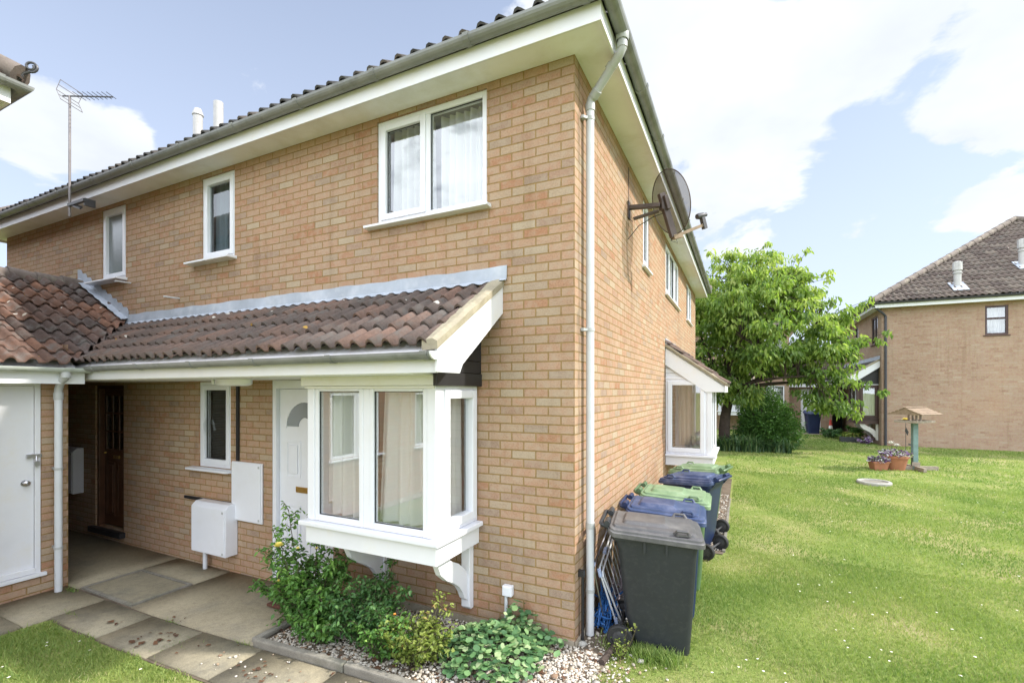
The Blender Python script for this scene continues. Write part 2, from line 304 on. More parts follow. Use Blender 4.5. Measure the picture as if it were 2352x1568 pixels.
# ------------------------------------------------------------------ mesh builder
class MB:
    def __init__(self, T=None):
        self.v = []; self.f = []; self.uv = {}; self.T = T or Matrix.Identity(4); self.smooth = set()
    def add(self, vs, fs, uvs=None, smooth=False):
        o = len(self.v); self.v += [self.T @ Vector(p) for p in vs]
        for i, f in enumerate(fs):
            if smooth: self.smooth.add(len(self.f))
            if uvs: self.uv[len(self.f)] = uvs[i]
            self.f.append([o+k for k in f])
    def box(self, x0, x1, y0, y1, z0, z1):
        self.add([(x0,y0,z0),(x1,y0,z0),(x1,y1,z0),(x0,y1,z0),(x0,y0,z1),(x1,y0,z1),(x1,y1,z1),(x0,y1,z1)],
                 [(0,3,2,1),(4,5,6,7),(0,1,5,4),(1,2,6,5),(2,3,7,6),(3,0,4,7)])
    def bar(self, a, b, w, h, up=(0,0,1)):
        a, b = Vector(a), Vector(b); d = (b-a).normalized(); up = Vector(up)
        if abs(d.dot(up)) > .98: up = Vector((1,0,0))
        s = d.cross(up).normalized()*w/2; u = s.cross(d).normalized()*h/2
        p = [a-s-u, a+s-u, a+s+u, a-s+u, b-s-u, b+s-u, b+s+u, b-s+u]
        self.add(p, [(0,1,2,3),(7,6,5,4),(0,4,5,1),(1,5,6,2),(2,6,7,3),(3,7,4,0)])
    def prism(self, poly, axis, d0, d1):
        """poly: 2d points; axis 'x' -> (y,z), 'y' -> (x,z), 'z' -> (x,y)"""
        def P(p, d): return {'x': (d, p[0], p[1]), 'y': (p[0], d, p[1]), 'z': (p[0], p[1], d)}[axis]
        n = len(poly)
        self.add([P(p, d0) for p in poly]+[P(p, d1) for p in poly],
                 [list(range(n)), list(range(2*n-1, n-1, -1))]+[(i, n+i, n+(i+1) % n, (i+1) % n) for i in range(n)])
    def tube(self, path, r, n=10, cap=True):
        path = [Vector(p) for p in path]; m = len(path); rr = r if isinstance(r, (list, tuple)) else [r]*m
        vs = []; fs = []; nrm = None
        for i, p in enumerate(path):
            d = (path[min(i+1, m-1)]-path[max(i-1, 0)]).normalized()
            if nrm is None:
                nrm = d.orthogonal().normalized()
            nrm = (nrm - d*nrm.dot(d))
            if nrm.length < 1e-5: nrm = d.orthogonal()
            nrm.normalize(); bi = d.cross(nrm)
            vs += [p+(nrm*math.cos(2*math.pi*k/n)+bi*math.sin(2*math.pi*k/n))*rr[i] for k in range(n)]
        for i in range(m-1):
            for k in range(n): fs.append((i*n+k, i*n+(k+1) % n, (i+1)*n+(k+1) % n, (i+1)*n+k))
        self.add(vs, fs, smooth=True)
        if cap:
            self.add([vs[k] for k in range(n)], [list(range(n-1, -1, -1))]); self.add([vs[(m-1)*n+k] for k in range(n)], [list(range(n))])
    def lathe(self, prof, c=(0,0,0), n=24, smooth=True):
        vs = []; fs = []
        for r, z in prof: vs += [(c[0]+r*math.cos(2*math.pi*k/n), c[1]+r*math.sin(2*math.pi*k/n), c[2]+z) for k in range(n)]
        for i in range(len(prof)-1):
            for k in range(n): fs.append((i*n+k, i*n+(k+1) % n, (i+1)*n+(k+1) % n, (i+1)*n+k))
        self.add(vs, fs, smooth=smooth)
    def loft(self, secs, cap=True, smooth=True):
        n = len(secs[0]); vs = [p for s in secs for p in s]; fs = []
        for i in range(len(secs)-1):
            for k in range(n): fs.append((i*n+k, i*n+(k+1) % n, (i+1)*n+(k+1) % n, (i+1)*n+k))
        self.add(vs, fs, smooth=smooth)
        if cap: self.add(secs[0], [list(range(n-1, -1, -1))]); self.add(secs[-1], [list(range(n))])
    def sweep(self, path, prof, z=0, closed=True):
        """mitred sweep of a closed profile (offset to the right of travel, dz) along a plan path"""
        P = [Vector((p[0], p[1])) for p in path]; m = len(P); k = len(prof); vs = []; fs = []
        for i in range(m):
            dp = (P[i]-P[i-1]).normalized() if (closed or i > 0) else None
            dn = (P[(i+1) % m]-P[i]).normalized() if (closed or i < m-1) else None
            dp = dp or dn; dn = dn or dp
            np_ = Vector((dp.y, -dp.x)); nn = Vector((dn.y, -dn.x)); mi = (np_+nn).normalized(); mi /= max(.2, mi.dot(np_))
            vs += [(P[i].x+mi.x*o, P[i].y+mi.y*o, z+dz) for o, dz in prof]
        for i in range(m if closed else m-1):
            j = (i+1) % m
            for a in range(k): fs.append((i*k+a, i*k+(a+1) % k, j*k+(a+1) % k, j*k+a))
        self.add(vs, fs)
        if not closed: self.add(vs[:k], [list(range(k))]); self.add(vs[-k:], [list(range(k-1, -1, -1))])
    def build(self, name, mat, parent=None, bevel=0, fix=True):
        me = bpy.data.meshes.new(name); me.from_pydata([tuple(p) for p in self.v], [], self.f)
        if self.uv:
            l = me.uv_layers.new(name='UVMap')
            for p in me.polygons:
                u = self.uv.get(p.index)
                if u:
                    for li, q in zip(p.loop_indices, u): l.data[li].uv = q
        for i in self.smooth: me.polygons[i].use_smooth = True
        if fix:
            bm = bmesh.new(); bm.from_mesh(me); bmesh.ops.recalc_face_normals(bm, faces=bm.faces); bm.to_mesh(me); bm.free()
        if self.smooth: me.set_sharp_from_angle(angle=R(38))
        me.materials.append(MATS[mat])
        o = bpy.data.objects.new(name, me); COL.objects.link(o)
        if parent: o.parent = parent
        if bevel:
            b = o.modifiers.new('bevel', 'BEVEL'); b.width = bevel; b.segments = 2; b.limit_method = 'ANGLE'; b.angle_limit = R(40)
        return o
def tag(o, label, cat, group=None, kind=None):
    o['label'] = label; o['category'] = cat
    if group: o['group'] = group
    if kind: o['kind'] = kind
    return o
def thing(name, label, cat, loc=(0,0,0), rz=0, group=None):
    o = bpy.data.objects.new(name, None); COL.objects.link(o); o.location = loc; o.rotation_euler = (0, 0, rz); o.empty_display_size = .2
    return tag(o, label, cat, group)
def structure(o): o['kind'] = 'structure'; return o
def np_mesh(name, V, F, rnd, mat, parent=None, smooth=False):
    """V (n,3), F (m,k) arrays, rnd per-vertex"""
    me = bpy.data.meshes.new(name); V = np.asarray(V, np.float32); F = np.asarray(F, np.int32); k = F.shape[1]
    me.vertices.add(len(V)); me.vertices.foreach_set('co', V.ravel()); me.loops.add(F.size); me.loops.foreach_set('vertex_index', F.ravel())
    me.polygons.add(len(F)); me.polygons.foreach_set('loop_start', np.arange(0, F.size, k, dtype=np.int32))
    if smooth: me.polygons.foreach_set('use_smooth', np.ones(len(F), bool))
    if rnd is not None:
        a = me.attributes.new('rnd', 'FLOAT', 'POINT'); a.data.foreach_set('value', np.asarray(rnd, np.float32))
    me.update(calc_edges=True); me.materials.append(MATS[mat]); o = bpy.data.objects.new(name, me); COL.objects.link(o)
    if parent: o.parent = parent
    return o
def sstep(t): t = np.clip(t, 0, 1); return t*t*(3-2*t)
def gz(x, y):
    x = np.asarray(x, float); y = np.asarray(y, float)
    a = -.125*sstep((-x-.2)/4.2)*(1-sstep((y-1)/3)); b = np.clip(.013*(y-4), 0, .17)
    return a+b
def gzf(x, y): return float(gz(x, y))
TS = Matrix.Rotation(R(90), 4, 'Z')       # side wall frame: u -> +y, v -> -x (inwards)

# ------------------------------------------------------------------ building blocks
def wall_panel(mb, T, u0, u1, z0, z1, ops=(), uoff=0., dep=.10):
    mb.T = T
    us = sorted({u0, u1, *[o[0] for o in ops], *[o[1] for o in ops]}); zs = sorted({z0, z1, *[o[2] for o in ops], *[o[3] for o in ops]})
    for a, b in zip(us, us[1:]):
        for c, d in zip(zs, zs[1:]):
            mu, mz = (a+b)/2, (c+d)/2
            if any(o[0] < mu < o[1] and o[2] < mz < o[3] for o in ops): continue
            mb.add([(a,0,c),(b,0,c),(b,0,d),(a,0,d)], [(0,1,2,3)], [[(a+uoff,c),(b+uoff,c),(b+uoff,d),(a+uoff,d)]])
    for a, b, c, d in ops:
        for (p, q, r, s) in (((a,c),(a,d),0,0),((b,d),(b,c),0,0),((a,d),(b,d),1,0),((b,c),(a,c),1,0)):
            vs = [(p[0],0,p[1]),(q[0],0,q[1]),(q[0],dep,q[1]),(p[0],dep,p[1])]
            uv = [(0,p[1]),(0,q[1]),(dep,q[1]),(dep,p[1])] if not r else [(p[0]+uoff,0),(q[0]+uoff,0),(q[0]+uoff,dep),(p[0]+uoff,dep)]
            mb.add(vs, [(0,1,2,3)], [uv])

def curtain(T, root, ua, ub, z0, z1, v, mat, name='curtain', amp=.032, wl=.085, seed=0, gather=0):
    rg = random.Random(seed); n = max(12, int((ub-ua)/wl*10)); vs = []; fs = []
    ph = [rg.uniform(0, 6) for _ in range(4)]
    for i in range(n+1):
        t = i/n; u = ua+(ub-ua)*t
        for z, g in ((z0, 0), ((z0+z1)/2, .5), (z1, 1)):
            o = amp*(math.sin(2*math.pi*u/wl+ph[0]+.6*math.sin(u*9+ph[1]))+.5*math.sin(2*math.pi*u/wl*.47+ph[2]))*(1-.35*g)
            uu = u+gather*(1-g)*(t-.5)+.012*(1-g)*math.sin(u*23+ph[3])
            vs.append((uu, v+o, z))
    for i in range(n):
        for k in range(2): fs.append((i*3+k, (i+1)*3+k, (i+1)*3+k+1, i*3+k+1))
    mb = MB(T); mb.add(vs, fs, smooth=True); return mb.build(name, mat, root, fix=False)

def window(root, T, u0, u1, z0, z1, mull=(), sash=(), frame='upvc', glass='glass', sill=True, curtains=(), inter='interior', v0=.018, fr=.055, sil=(.09, .06), hand=None, label=None, transom=()):
    mb = MB(T); e = .0
    mb.box(u0, u0+fr, v0, v0+.07, z0, z1); mb.box(u1-fr, u1, v0, v0+.07, z0, z1)
    mb.box(u0+fr, u1-fr, v0, v0+.07, z1-fr, z1); mb.box(u0+fr, u1-fr, v0, v0+.07, z0, z0+fr)
    edges = [u0+fr]+[m for m in mull]+[u1-fr]; panes = []
    for m in mull: mb.box(m-.03, m+.03, v0+.002, v0+.068, z0+fr, z1-fr)
    for i in range(len(edges)-1):
        a = edges[i]+(.03 if i > 0 else 0); b = edges[i+1]-(.03 if i < len(edges)-2 else 0)
        zz = [z0+fr]+list(transom)+[z1-fr]
        for t in transom: mb.box(a, b, v0+.004, v0+.066, t-.025, t+.025)
        for j in range(len(zz)-1):
            c = zz[j]+(.025 if j > 0 else 0); d = zz[j+1]-(.025 if j < len(zz)-2 else 0)
            if i in sash:
                s = .048; f0, f1 = v0-.014, v0+.05
                mb.box(a-.012, a+s, f0, f1, c-.012, d+.012); mb.box(b-s, b+.012, f0, f1, c-.012, d+.012)
                mb.box(a+s, b-s, f0, f1, d-s, d+.012); mb.box(a+s, b-s, f0, f1, c-.012, c+s)
                panes.append((a+s, b-s, c+s, d-s))
            else: panes.append((a, b, c, d))
    w = mb.build('window', frame, root, bevel=.006)
    if label: w['label'] = label
    for a, b, c, d in panes:
        p = MB(T); p.add([(a-.004,v0+.03,c-.004),(b+.004,v0+.03,c-.004),(b+.004,v0+.03,d+.004),(a-.004,v0+.03,d+.004)], [(0,1,2,3)]); p.build('pane', glass, w, fix=False)
        if glass == 'glass':
            k = MB(T); t = .006
            k.box(a, a+t, v0+.018, v0+.028, c, d); k.box(b-t, b, v0+.018, v0+.028, c, d); k.box(a+t, b-t, v0+.018, v0+.028, c, c+t); k.box(a+t, b-t, v0+.018, v0+.028, d-t, d)
            k.build('gasket', 'black_board', w)
    if sill:
        s = MB(T); a = sil[0]; s.prism([(-a*.72, z0-.036), (-a*.72, z0-.012), (v0, z0-.001), (.09, z0-.001), (.09, z0-.04), (-.002, z0-.04)], 'x', u0-a, u1+.045); s.build('sill', frame, w, bevel=.004)
    for k, (a, b, m) in enumerate(curtains): curtain(T, w, a, b, z0+.03, z1-.03, .175, m, seed=k+int(abs(u0)*10))
    if hand:
        h = MB(T); h.box(hand[0]-.012, hand[0]+.012, v0-.03, v0-.012, hand[1]-.03, hand[1]+.03); h.bar((hand[0], v0-.035, hand[1]), (hand[0]+.02, v0-.04, hand[1]-.11), .018, .018); h.build('handle', frame, w, bevel=.004)
    if inter:
        r = MB(T); q = 1.3
        r.add([(u0,.1,z0),(u1,.1,z0),(u1,.1,z1),(u0,.1,z1),(u0-.3,q,z0-.3),(u1+.3,q,z0-.3),(u1+.3,q,z1+.2),(u0-.3,q,z1+.2)], [(0,1,5,4),(1,2,6,5),(2,3,7,6),(3,0,4,7),(4,5,6,7)])
        r.build('room', inter, w, fix=False)
    return w

def tile_plane(name, mat, parent, O, U, V, width, length, pitch=.15, gauge=.29, rollh=.042, ns=7, clips=(), lift=.032, seed=1, jit=.004):
    rg = np.random.default_rng(seed); O = np.array(O, float); U = np.array(U, float); V = np.array(V, float); U /= np.linalg.norm(U); V /= np.linalg.norm(V)
    Nn = np.cross(U, V); Nn *= np.sign(Nn[2])
    tw = 2*pitch; nt_ = int(math.ceil(width/tw)); nc = int(math.ceil(length/gauge)); k = 2*ns+1
    t = np.linspace(0, 2, k); ph = t % 1.0; ph[-1] = 0.
    h = np.where(ph < .62, np.sin(np.pi*np.clip(ph/.62, 0, 1))**.75, -.06*np.sin(np.pi*np.clip((ph-.62)/.38, 0, 1)))*rollh
    uu = t*pitch
    ti, ci = np.meshgrid(np.arange(nt_), np.arange(nc), indexing='ij'); ti = ti.ravel(); ci = ci.ravel(); M = len(ti)
    dl = rg.normal(0, jit, M); dv = rg.normal(0, .006, M); du = rg.normal(0, .0025, M)
    rows = []
    for (s, zo, dh) in ((0, lift-.014, .86), (0, lift, 1.), (1, .0, 1.)):
        vv = ci*gauge+s*(gauge+.05)+dv
        p = O + (ti[:, None, None]*tw+uu[None, :, None]+du[:, None, None])*U + vv[:, None, None]*V + (h[None, :, None]*dh+zo+dl[:, None, None]*(1 if s == 0 else .3))*Nn
        rows.append(p)
    P = np.stack(rows, 1)                       # M,3,k,3
    idx = np.arange(M*3*k).reshape(M, 3, k)
    F = np.stack([idx[:, :-1, :-1], idx[:, :-1, 1:], idx[:, 1:, 1:], idx[:, 1:, :-1]], -1).reshape(-1, 4)
    rnd = np.repeat(rg.random(M), 3*k)
    o = np_mesh(name, P.reshape(-1, 3), F, rnd, mat, parent, smooth=False)
    me = o.data
    sm = np.ones((M, 2, k-1), bool); sm[:, 0] = False; me.polygons.foreach_set('use_smooth', sm.ravel())
    if clips:
        bm = bmesh.new(); bm.from_mesh(me)
        for co, no in clips: bmesh.ops.bisect_plane(bm, geom=bm.verts[:]+bm.edges[:]+bm.faces[:], plane_co=co, plane_no=no, clear_outer=True)
        bm.to_mesh(me); bm.free()
    return o

def gutter_prof(c, r, dz, n=9):
    a = [(c+r*math.cos(math.pi+math.pi*i/n), dz+r*math.sin(math.pi+math.pi*i/n)) for i in range(n+1)]
    q = r*.86; b = [(c+q*math.cos(2*math.pi-math.pi*i/n), dz+q*math.sin(2*math.pi-math.pi*i/n)) for i in range(n+1)]
    return a+b
def gutter_clip(mb, p, d, r):
    """short fatter half-round band at p, gutter running along d"""
    p = Vector(p); d = Vector(d).normalized(); s = d.cross(Vector((0,0,1))); n = 8; vs = []; fs = []
    for e in (-.025, .025):
        for rr in (r+.009, r+.001):
            vs += [p+d*e+s*math.cos(math.pi+math.pi*i/n)*rr+Vector((0,0,1))*(math.sin(math.pi+math.pi*i/n)*rr+.004) for i in range(n+1)]
    k = n+1
    for i in range(n): fs += [(i, i+1, 2*k+i+1, 2*k+i), (k+i, 2*k+k+i, 3*k+i+1, k+i+1), (i, k+i, k+i+1, i+1), (2*k+i, 2*k+i+1, 3*k+i+1, 3*k+i)]
    mb.add(vs, fs)

W_, D_, ZT = 10.60, 10.85, 4.80
def house(name, label, loc, rz, fo, so, brick='brick', tile='tile_grey', gut='gutter_grey', seed=1, sidegut=None, W=W_, D=D_):
    root = thing(name, label, 'house', loc, rz, 'brick houses round the green')
    mb = MB()
    wall_panel(mb, Matrix.Identity(4), -W, 0, -.3, ZT+.02, fo)
    wall_panel(mb, TS, 0, D, -.3, ZT+.02, so, uoff=.1125)
    wall_panel(mb, Matrix.Translation((-W, D, 0)) @ Matrix.Rotation(R(-90), 4, 'Z'), 0, D, -.3, ZT+.02)
    wall_panel(mb, Matrix.Translation((0, D, 0)) @ Matrix.Rotation(R(180), 4, 'Z'), 0, W, -.3, ZT+.02)
    mb.build('wall', brick, root, fix=False)
    path = [(0, 0), (0, D), (-W, D), (-W, 0)]
    m = MB(); m.sweep(path, [(-.02, 0), (.276, 0), (.276, .012), (-.02, .012)], ZT); m.build('soffit', 'soffit_paint', root)
    m = MB(); m.sweep(path, [(.278, -.028), (.298, -.028), (.298, .115), (.278, .115)], ZT); m.build('fascia', 'white_paint', root)
    g = MB(); g.sweep(path, gutter_prof(.362, .058, .145), ZT)
    for i in range(12): gutter_clip(g, (.2-i*.98, -.362, ZT+.145), (1, 0, 0), .058)
    for i in range(1, 12): gutter_clip(g, (.362, -.1+i*.98, ZT+.145), (0, 1, 0), .058)
    g.build('gutter', gut, root)
    ze = ZT+.158; off = .345; A = [(off, -off), (off, D+off), (-W-off, D+off), (-W-off, -off)]; ap = Vector((-W/2, D/2, ze+.648*(D/2+off)))
    rf = None
    for i in range(4):
        # slopes: side (+x), back, left, front
        a = Vector((*A[i], ze)); b = Vector((*A[(i+1) % 4], ze)); U = (b-a).normalized(); mid = (a+b)/2; mid = a+U*((ap-a).dot(U)); V = (ap-mid)
        cl = []
        for p, q in ((a, mid), (b, mid)):
            d = ap-p; n = Vector((d.y, -d.x, 0)).normalized()
            if (q-p).dot(n) > 0: n = -n
            cl.append((p, n))
        big = i in (0, 3)
        o = tile_plane('roof', tile, root, a, U, V.normalized(), (b-a).length, V.length+.1, .165, .31, .045, 6 if big else 3, cl, seed=seed+i)
        h = MB(); nseg = 18
        p0 = a+Vector((0,0,.06)); p1 = ap+Vector((0,0,.09)); d = (p1-p0).normalized(); L = (p1-p0).length
        for k in range(nseg):
            q0 = p0+d*(L*k/nseg); q1 = p0+d*(L*(k+1)/nseg+.03); h.tube([q0, q1], [.115, .10], 10)
        h.build('hip_tiles', 'ridge_tile', root)
    return root

def boardrow(mb, x, yz_poly, z0, z1, n, thick=.012):
    pass

# ------------------------------------------------------------------ the brick house in front
FW = [(-2.065,-.813,3.73,4.755), (-4.925,-4.277,3.70,4.75), (-7.35,-6.69,3.69,4.75), (-4.985,-4.351,1.126,2.19), (-3.61,-2.66,-.06,2.2), (-7.53,-6.74,.06,2.16), (-2.22,-.97,.93,2.12)]
SW = [(2.93,3.39,3.79,4.72), (5.04,6.93,3.80,4.72), (8.49,9.68,3.81,4.72), (5.08,6.33,.985,2.28)]
HA = house('brick_house', 'large two storey buff brick house with white bay windows and a tiled lean-to porch', (0,0,0), 0, FW, SW, seed=3)
I4 = Matrix.Identity(4)
window(HA, I4, *FW[0], mull=(-1.465,), sash=(0,), curtains=((-2.0,-1.5,'curtain'), (-1.42,-.86,'curtain')), sil=(.11,.06), label='wide two-light window with net curtains')
window(HA, I4, *FW[1], sash=(0,), glass='glass_dark', curtains=((-4.9,-4.62,'curtain_blue'),), sil=(.17,.06))
w1 = window(HA, I4, *FW[2], sash=(0,), glass='frosted', sil=(.19,.06), inter=None, label='narrow window with obscured glass')
w4 = window(HA, I4, *FW[3], sash=(0,), sil=(.13,.06), hand=(-4.87,1.68), label='narrow ground floor window with a venetian blind')
m = MB()
for i in range(46): z = 1.20+i*.0205; m.bar((-4.90, .125+.0, z), (-4.43, .125, z), .022, .002, (0, .55, .83))
m.build('blind', 'blind', w4)
window(HA, TS, *SW[0], sash=(0,), glass='glass', curtains=((3.0,3.2,'curtain'),), sil=(.07,.045))
window(HA, TS, *SW[1], mull=(5.62,6.34), sash=(0,2), curtains=((5.1,5.7,'curtain'), (6.2,6.9,'curtain')), sil=(.07,.045), label='three-light window')
window(HA, TS, *SW[2], mull=(9.08,), sash=(1,), curtains=((8.55,9.0,'curtain'),), sil=(.07,.045))

def leanto(root, uR, uL, clip=None, col='white_paint', tile='tile_clay', gable='black_board', gR=-.87, ceil=True, flue=True, wide=.0):
    """mono-pitch porch roof along the front wall, its verge at uR"""
    zw, dep, ze = 2.985, .985, 2.385
    V = Vector((0, dep, zw-ze)); L = V.length
    lr = MB(); lr.prism([(0, zw-.02), (-dep+.02, ze-.02), (-dep+.02, ze-.04), (0, zw-.05)], 'x', uL, uR-.03)
    base = lr.build('porch_roof', 'soffit_paint', root)
    tile_plane('roof_tiles', tile, base, (uL, -dep, ze), (1,0,0), V, uR-.03-uL, L-.02, .152, .285, .052, 8, ([clip] if clip else [])+[((uR-.03,0,0),(1,0,0)), ((0,-.004,0),(0,1,0))], seed=5)
    f = MB(); f.box(uL, uR-.022, -.955, -.933, 2.205, 2.365); f.build('fascia', col, base, bevel=.003)
    b = MB(); b.prism([(-.002,3.0),(-.955,2.40),(-.985,2.372),(-.985,2.208),(-.70,2.208),(-.66,2.275),(-.002,2.752)], 'x', uR-.02, uR+.005); b.build('barge_board', col, base, bevel=.003)
    vm = MB(); n = 12; secs = []
    for i in range(n+1):
        t = i/n; y = -.002-t*1.0; z = 3.0-.63*t*.985+(.0 if t < .9 else 0)
        rr = random.Random(i); e = lambda: rr.uniform(-.006, .006)
        secs.append([(uR-.115+e(), y, z+.048+e()), (uR-.03, y, z+.058+e()), (uR+.018+e(), y, z+.04), (uR+.016, y, z-.015), (uR-.115, y, z-.02)])
    vm.loft(secs, smooth=False); vm.build('verge', 'verge_mortar', base)
    # side gable, lapped boards
    g = MB(); 
    for i in range(6):
        za, zb = 2.23+i*.105, 2.23+(i+1)*.105
        def yl(z): return -.66+.68*max(0, (z-2.28))/.46*.95 - .03
        if yl(za) > -.02: break
        g.prism([(min(-.003, yl(za)), za), (-.003, za), (-.003, zb-.004), (min(-.003, yl(zb)), zb-.004)], 'x', gR-.02, gR+.004-(i % 2)*.0)
    g.box(gR-.02, gR+.012, -.70, -.003, 2.118, 2.226); g.build('gable_boards', gable, base, bevel=.003)
    gt = MB(); prof = [(o, z) for o, z in gutter_prof(0, .052, 0)]
    gt.sweep([(uL, -1.012), (uR-.005, -1.012)], prof, 2.345, closed=False)
    x = uR-.06
    gutter_clip(gt, (x, -1.012, 2.345), (1,0,0), .052)
    while x > uL+.6: x -= .88; gutter_clip(gt, (x, -1.012, 2.345), (1,0,0), .052)
    gt.build('gutter', 'gutter_grey', base)
    ec = MB(); ec.prism([(-1.012+.055*math.cos(math.pi+math.pi*i/10), 2.347+.055*math.sin(math.pi+math.pi*i/10)) for i in range(11)], 'x', uR-.008, uR+.006); ec.build('gutter_end', 'white_paint', base)
    # lead flashing dressed over the tile rolls
    fl = MB(); n = int((uR+.04-uL)/.025); vs = []; fs = []
    for i in range(n+1):
        x = uL+i*(uR+.045-uL)/n; t = ((x-uL)/.152) % 1.0; h = (math.sin(math.pi*min(1, t/.62))**.75 if t < .62 else 0)*.040
        if x > uR-.03: h = .045
        wv = .004*math.sin(x*7)+.003*math.sin(x*17)
        step = .003*math.floor((x-uL)/1.25 % 2)
        vs += [(x, -.004, 3.158+wv), (x, -.008-step, 3.10+wv), (x, -.012-step, 3.046), (x, -.030, 3.022+.15*h), (x, -.052+wv*.5, 3.008+.45*h)]
    for i in range(n):
        for k in range(4): fs.append((i*5+k, (i+1)*5+k, (i+1)*5+k+1, i*5+k+1))
    fl.add(vs, fs); o = fl.build('flashing', 'lead', base, fix=False)
    sm = o.modifiers.new('thick', 'SOLIDIFY'); sm.thickness = .004
    if ceil:
        c = MB(); c.box(uL, gR-.03, -.931, -.003, 2.2, 2.212); c.build('porch_ceiling', 'soffit_paint', base)
    return base
VAL = ((-6.66, 0, 0), Vector((-1, -1.12, 0)).normalized())
LT = leanto(HA, -.655, -6.75, clip=((-6.66,0,0), Vector((-.95, -1.12, 0)).normalized()))

def bay(root, T, u0, u1, dep=.65, z0=.93, z1=2.12, frame='upvc', cur='curtain', brackets=True, mull=None, glass='glass', apron='white_paint', near='u1', hz=2.2, side_inter='interior'):
    m = MB(T); p = .085
    mull = mull if mull is not None else u1-(u1-u0)*.51
    # corner posts
    m.box(u0, u0+p, -dep, -dep+p, z0, z1); m.box(u1-p, u1, -dep, -dep+p, z0, z1)
    # front frame
    f0, f1 = -dep+.008, -dep+.07
    for a, b in ((u0+p, mull-.035), (mull+.035, u1-p)):
        m.box(a, a+.045, f0, f1, z0, z1); m.box(b-.045, b, f0, f1, z0, z1); m.box(a+.045, b-.045, f0, f1, z0, z0+.055); m.box(a+.045, b-.045, f0, f1, z1-.045, z1)
    m.box(mull-.035, mull+.035, f0+.003, f1-.003, z0, z1)
    # side frames with a proud opening sash
    for s, ua in ((-1, u0), (1, u1)):
        def bx(y0, y1, za, zb, d=0):
            x0, x1 = (ua+.006-d, ua+.066) if s < 0 else (ua-.066, ua-.006+d)
            m.box(x0, x1, y0, y1, za, zb)
        ya, yb = -dep+p, -.004
        bx(ya, ya+.05, z0, z1); bx(yb-.05, yb, z0, z1); bx(ya+.05, yb-.05, z0, z0+.05); bx(ya+.05, yb-.05, z1-.05, z1)
        c, d = ya+.035, yb-.035
        bx(c, c+.07, z0+.035, z1-.035, .018); bx(d-.07, d, z0+.035, z1-.035, .018); bx(c+.07, d-.07, z0+.035, z0+.105, .018); bx(c+.07, d-.07, z1-.105, z1-.035, .018)
    w = m.build('bay_window', frame, root, bevel=.007)
    def pane(vs): 
        q = MB(T); q.add(vs, [(0,1,2,3)]); q.build('pane', glass, w, fix=False)
    y = -dep+.035
    for a, b in ((u0+p+.04, mull-.075), (mull+.075, u1-p-.04)): pane([(a,y,z0+.05),(b,y,z0+.05),(b,y,z1-.04),(a,y,z1-.04)])
    for x in (u0+.035, u1-.035): pane([(x,-dep+p+.1,z0+.1),(x,-.1,z0+.1),(x,-.1,z1-.1),(x,-dep+p+.1,z1-.1)])
    k = MB(T); t = .006
    for a, b in ((u0+p+.045, mull-.08), (mull+.08, u1-p-.045)):
        c, d = z0+.055, z1-.045
        k.box(a, a+t, y-.012, y-.003, c, d); k.box(b-t, b, y-.012, y-.003, c, d); k.box(a+t, b-t, y-.012, y-.003, c, c+t); k.box(a+t, b-t, y-.012, y-.003, d-t, d)
    k.build('gasket', 'black_board', w)
    s = MB(T); o = .055
    s.prism([(u0-o, -.003), (u0-o, -dep-o), (u1+o, -dep-o), (u1+o, -.003)], 'z', z0-.042, z0-.002); s.build('sill', frame, w, bevel=.007)
    a = MB(T); a.box(u0-.005, u1+.012, -dep-.012, -.003, z0-.20, z0-.0425); a.build('apron', apron, w, bevel=.004)
    hd = MB(T); hd.box(u0-.03, u1+.012, -dep-.045, -dep+.0, z1+.002, hz); hd.box(u0-.012, u1-.004, -dep-.02, -dep+.0, z1-.022, z1); hd.build('head_board', 'cream_paint' if frame == 'upvc' else frame, w, bevel=.003)
    tp = MB(T); tp.box(u0, u1, -dep+.002, -.003, z1+.002, z1+.03); tp.build('bay_ceiling', 'soffit_paint', w)
    if brackets:
        for x in (u0+.30, u1-.13):
            b = MB(T); zb = z0-.20
            b.prism([(-.075,zb-.56),(-.075,zb-.001),(-.004,zb-.001),(-.004,zb-.585),(-.05,zb-.585)], 'x', x, x+.085)
            q = [(-.077,zb-.40), (-.17,zb-.30), (-.25,zb-.23), (-.36,zb-.16), (-.46,zb-.075), (-.55,zb-.03), (-.56,zb-.001)]
            r = [(-.46,zb-.001), (-.40,zb-.05), (-.30,zb-.085), (-.20,zb-.14), (-.12,zb-.225), (-.077,zb-.285)]
            r2 = [(-.077, zb-.50), (-.13,zb-.46), (-.16,zb-.40), (-.21,zb-.335), (-.30,zb-.27), (-.40,zb-.215), (-.49,zb-.14), (-.53,zb-.06), (-.57,zb-.001), (-.42,zb-.001), (-.33,zb-.075), (-.22,zb-.13), (-.12,zb-.21), (-.077,zb-.27)]
            b.prism(r2, 'x', x+.015, x+.070); b.build('bracket', 'white_paint' if frame == 'upvc' else 'cream_paint', w, bevel=.004)
    # curtains and dim room behind
    cy = -dep+.17; sd = int(abs(u0)*7)
    if cur:
        curtain(T, w, u0+.12, mull-.02, z0+.03, z1-.02, cy, cur, amp=.03, wl=.12, seed=sd+1); curtain(T, w, mull+.06, u1-.12, z0+.03, z1-.02, cy, cur, amp=.03, wl=.11, seed=sd+2, gather=.12)
        RT = T @ Matrix.Translation((u1-.14, 0, 0)) @ Matrix.Rotation(R(90), 4, 'Z')
        curtain(RT, w, -dep+.16, -.07, z0+.03, z1-.02, 0, cur, amp=.022, wl=.10, seed=sd+3)
    r = MB(T); q = 1.5
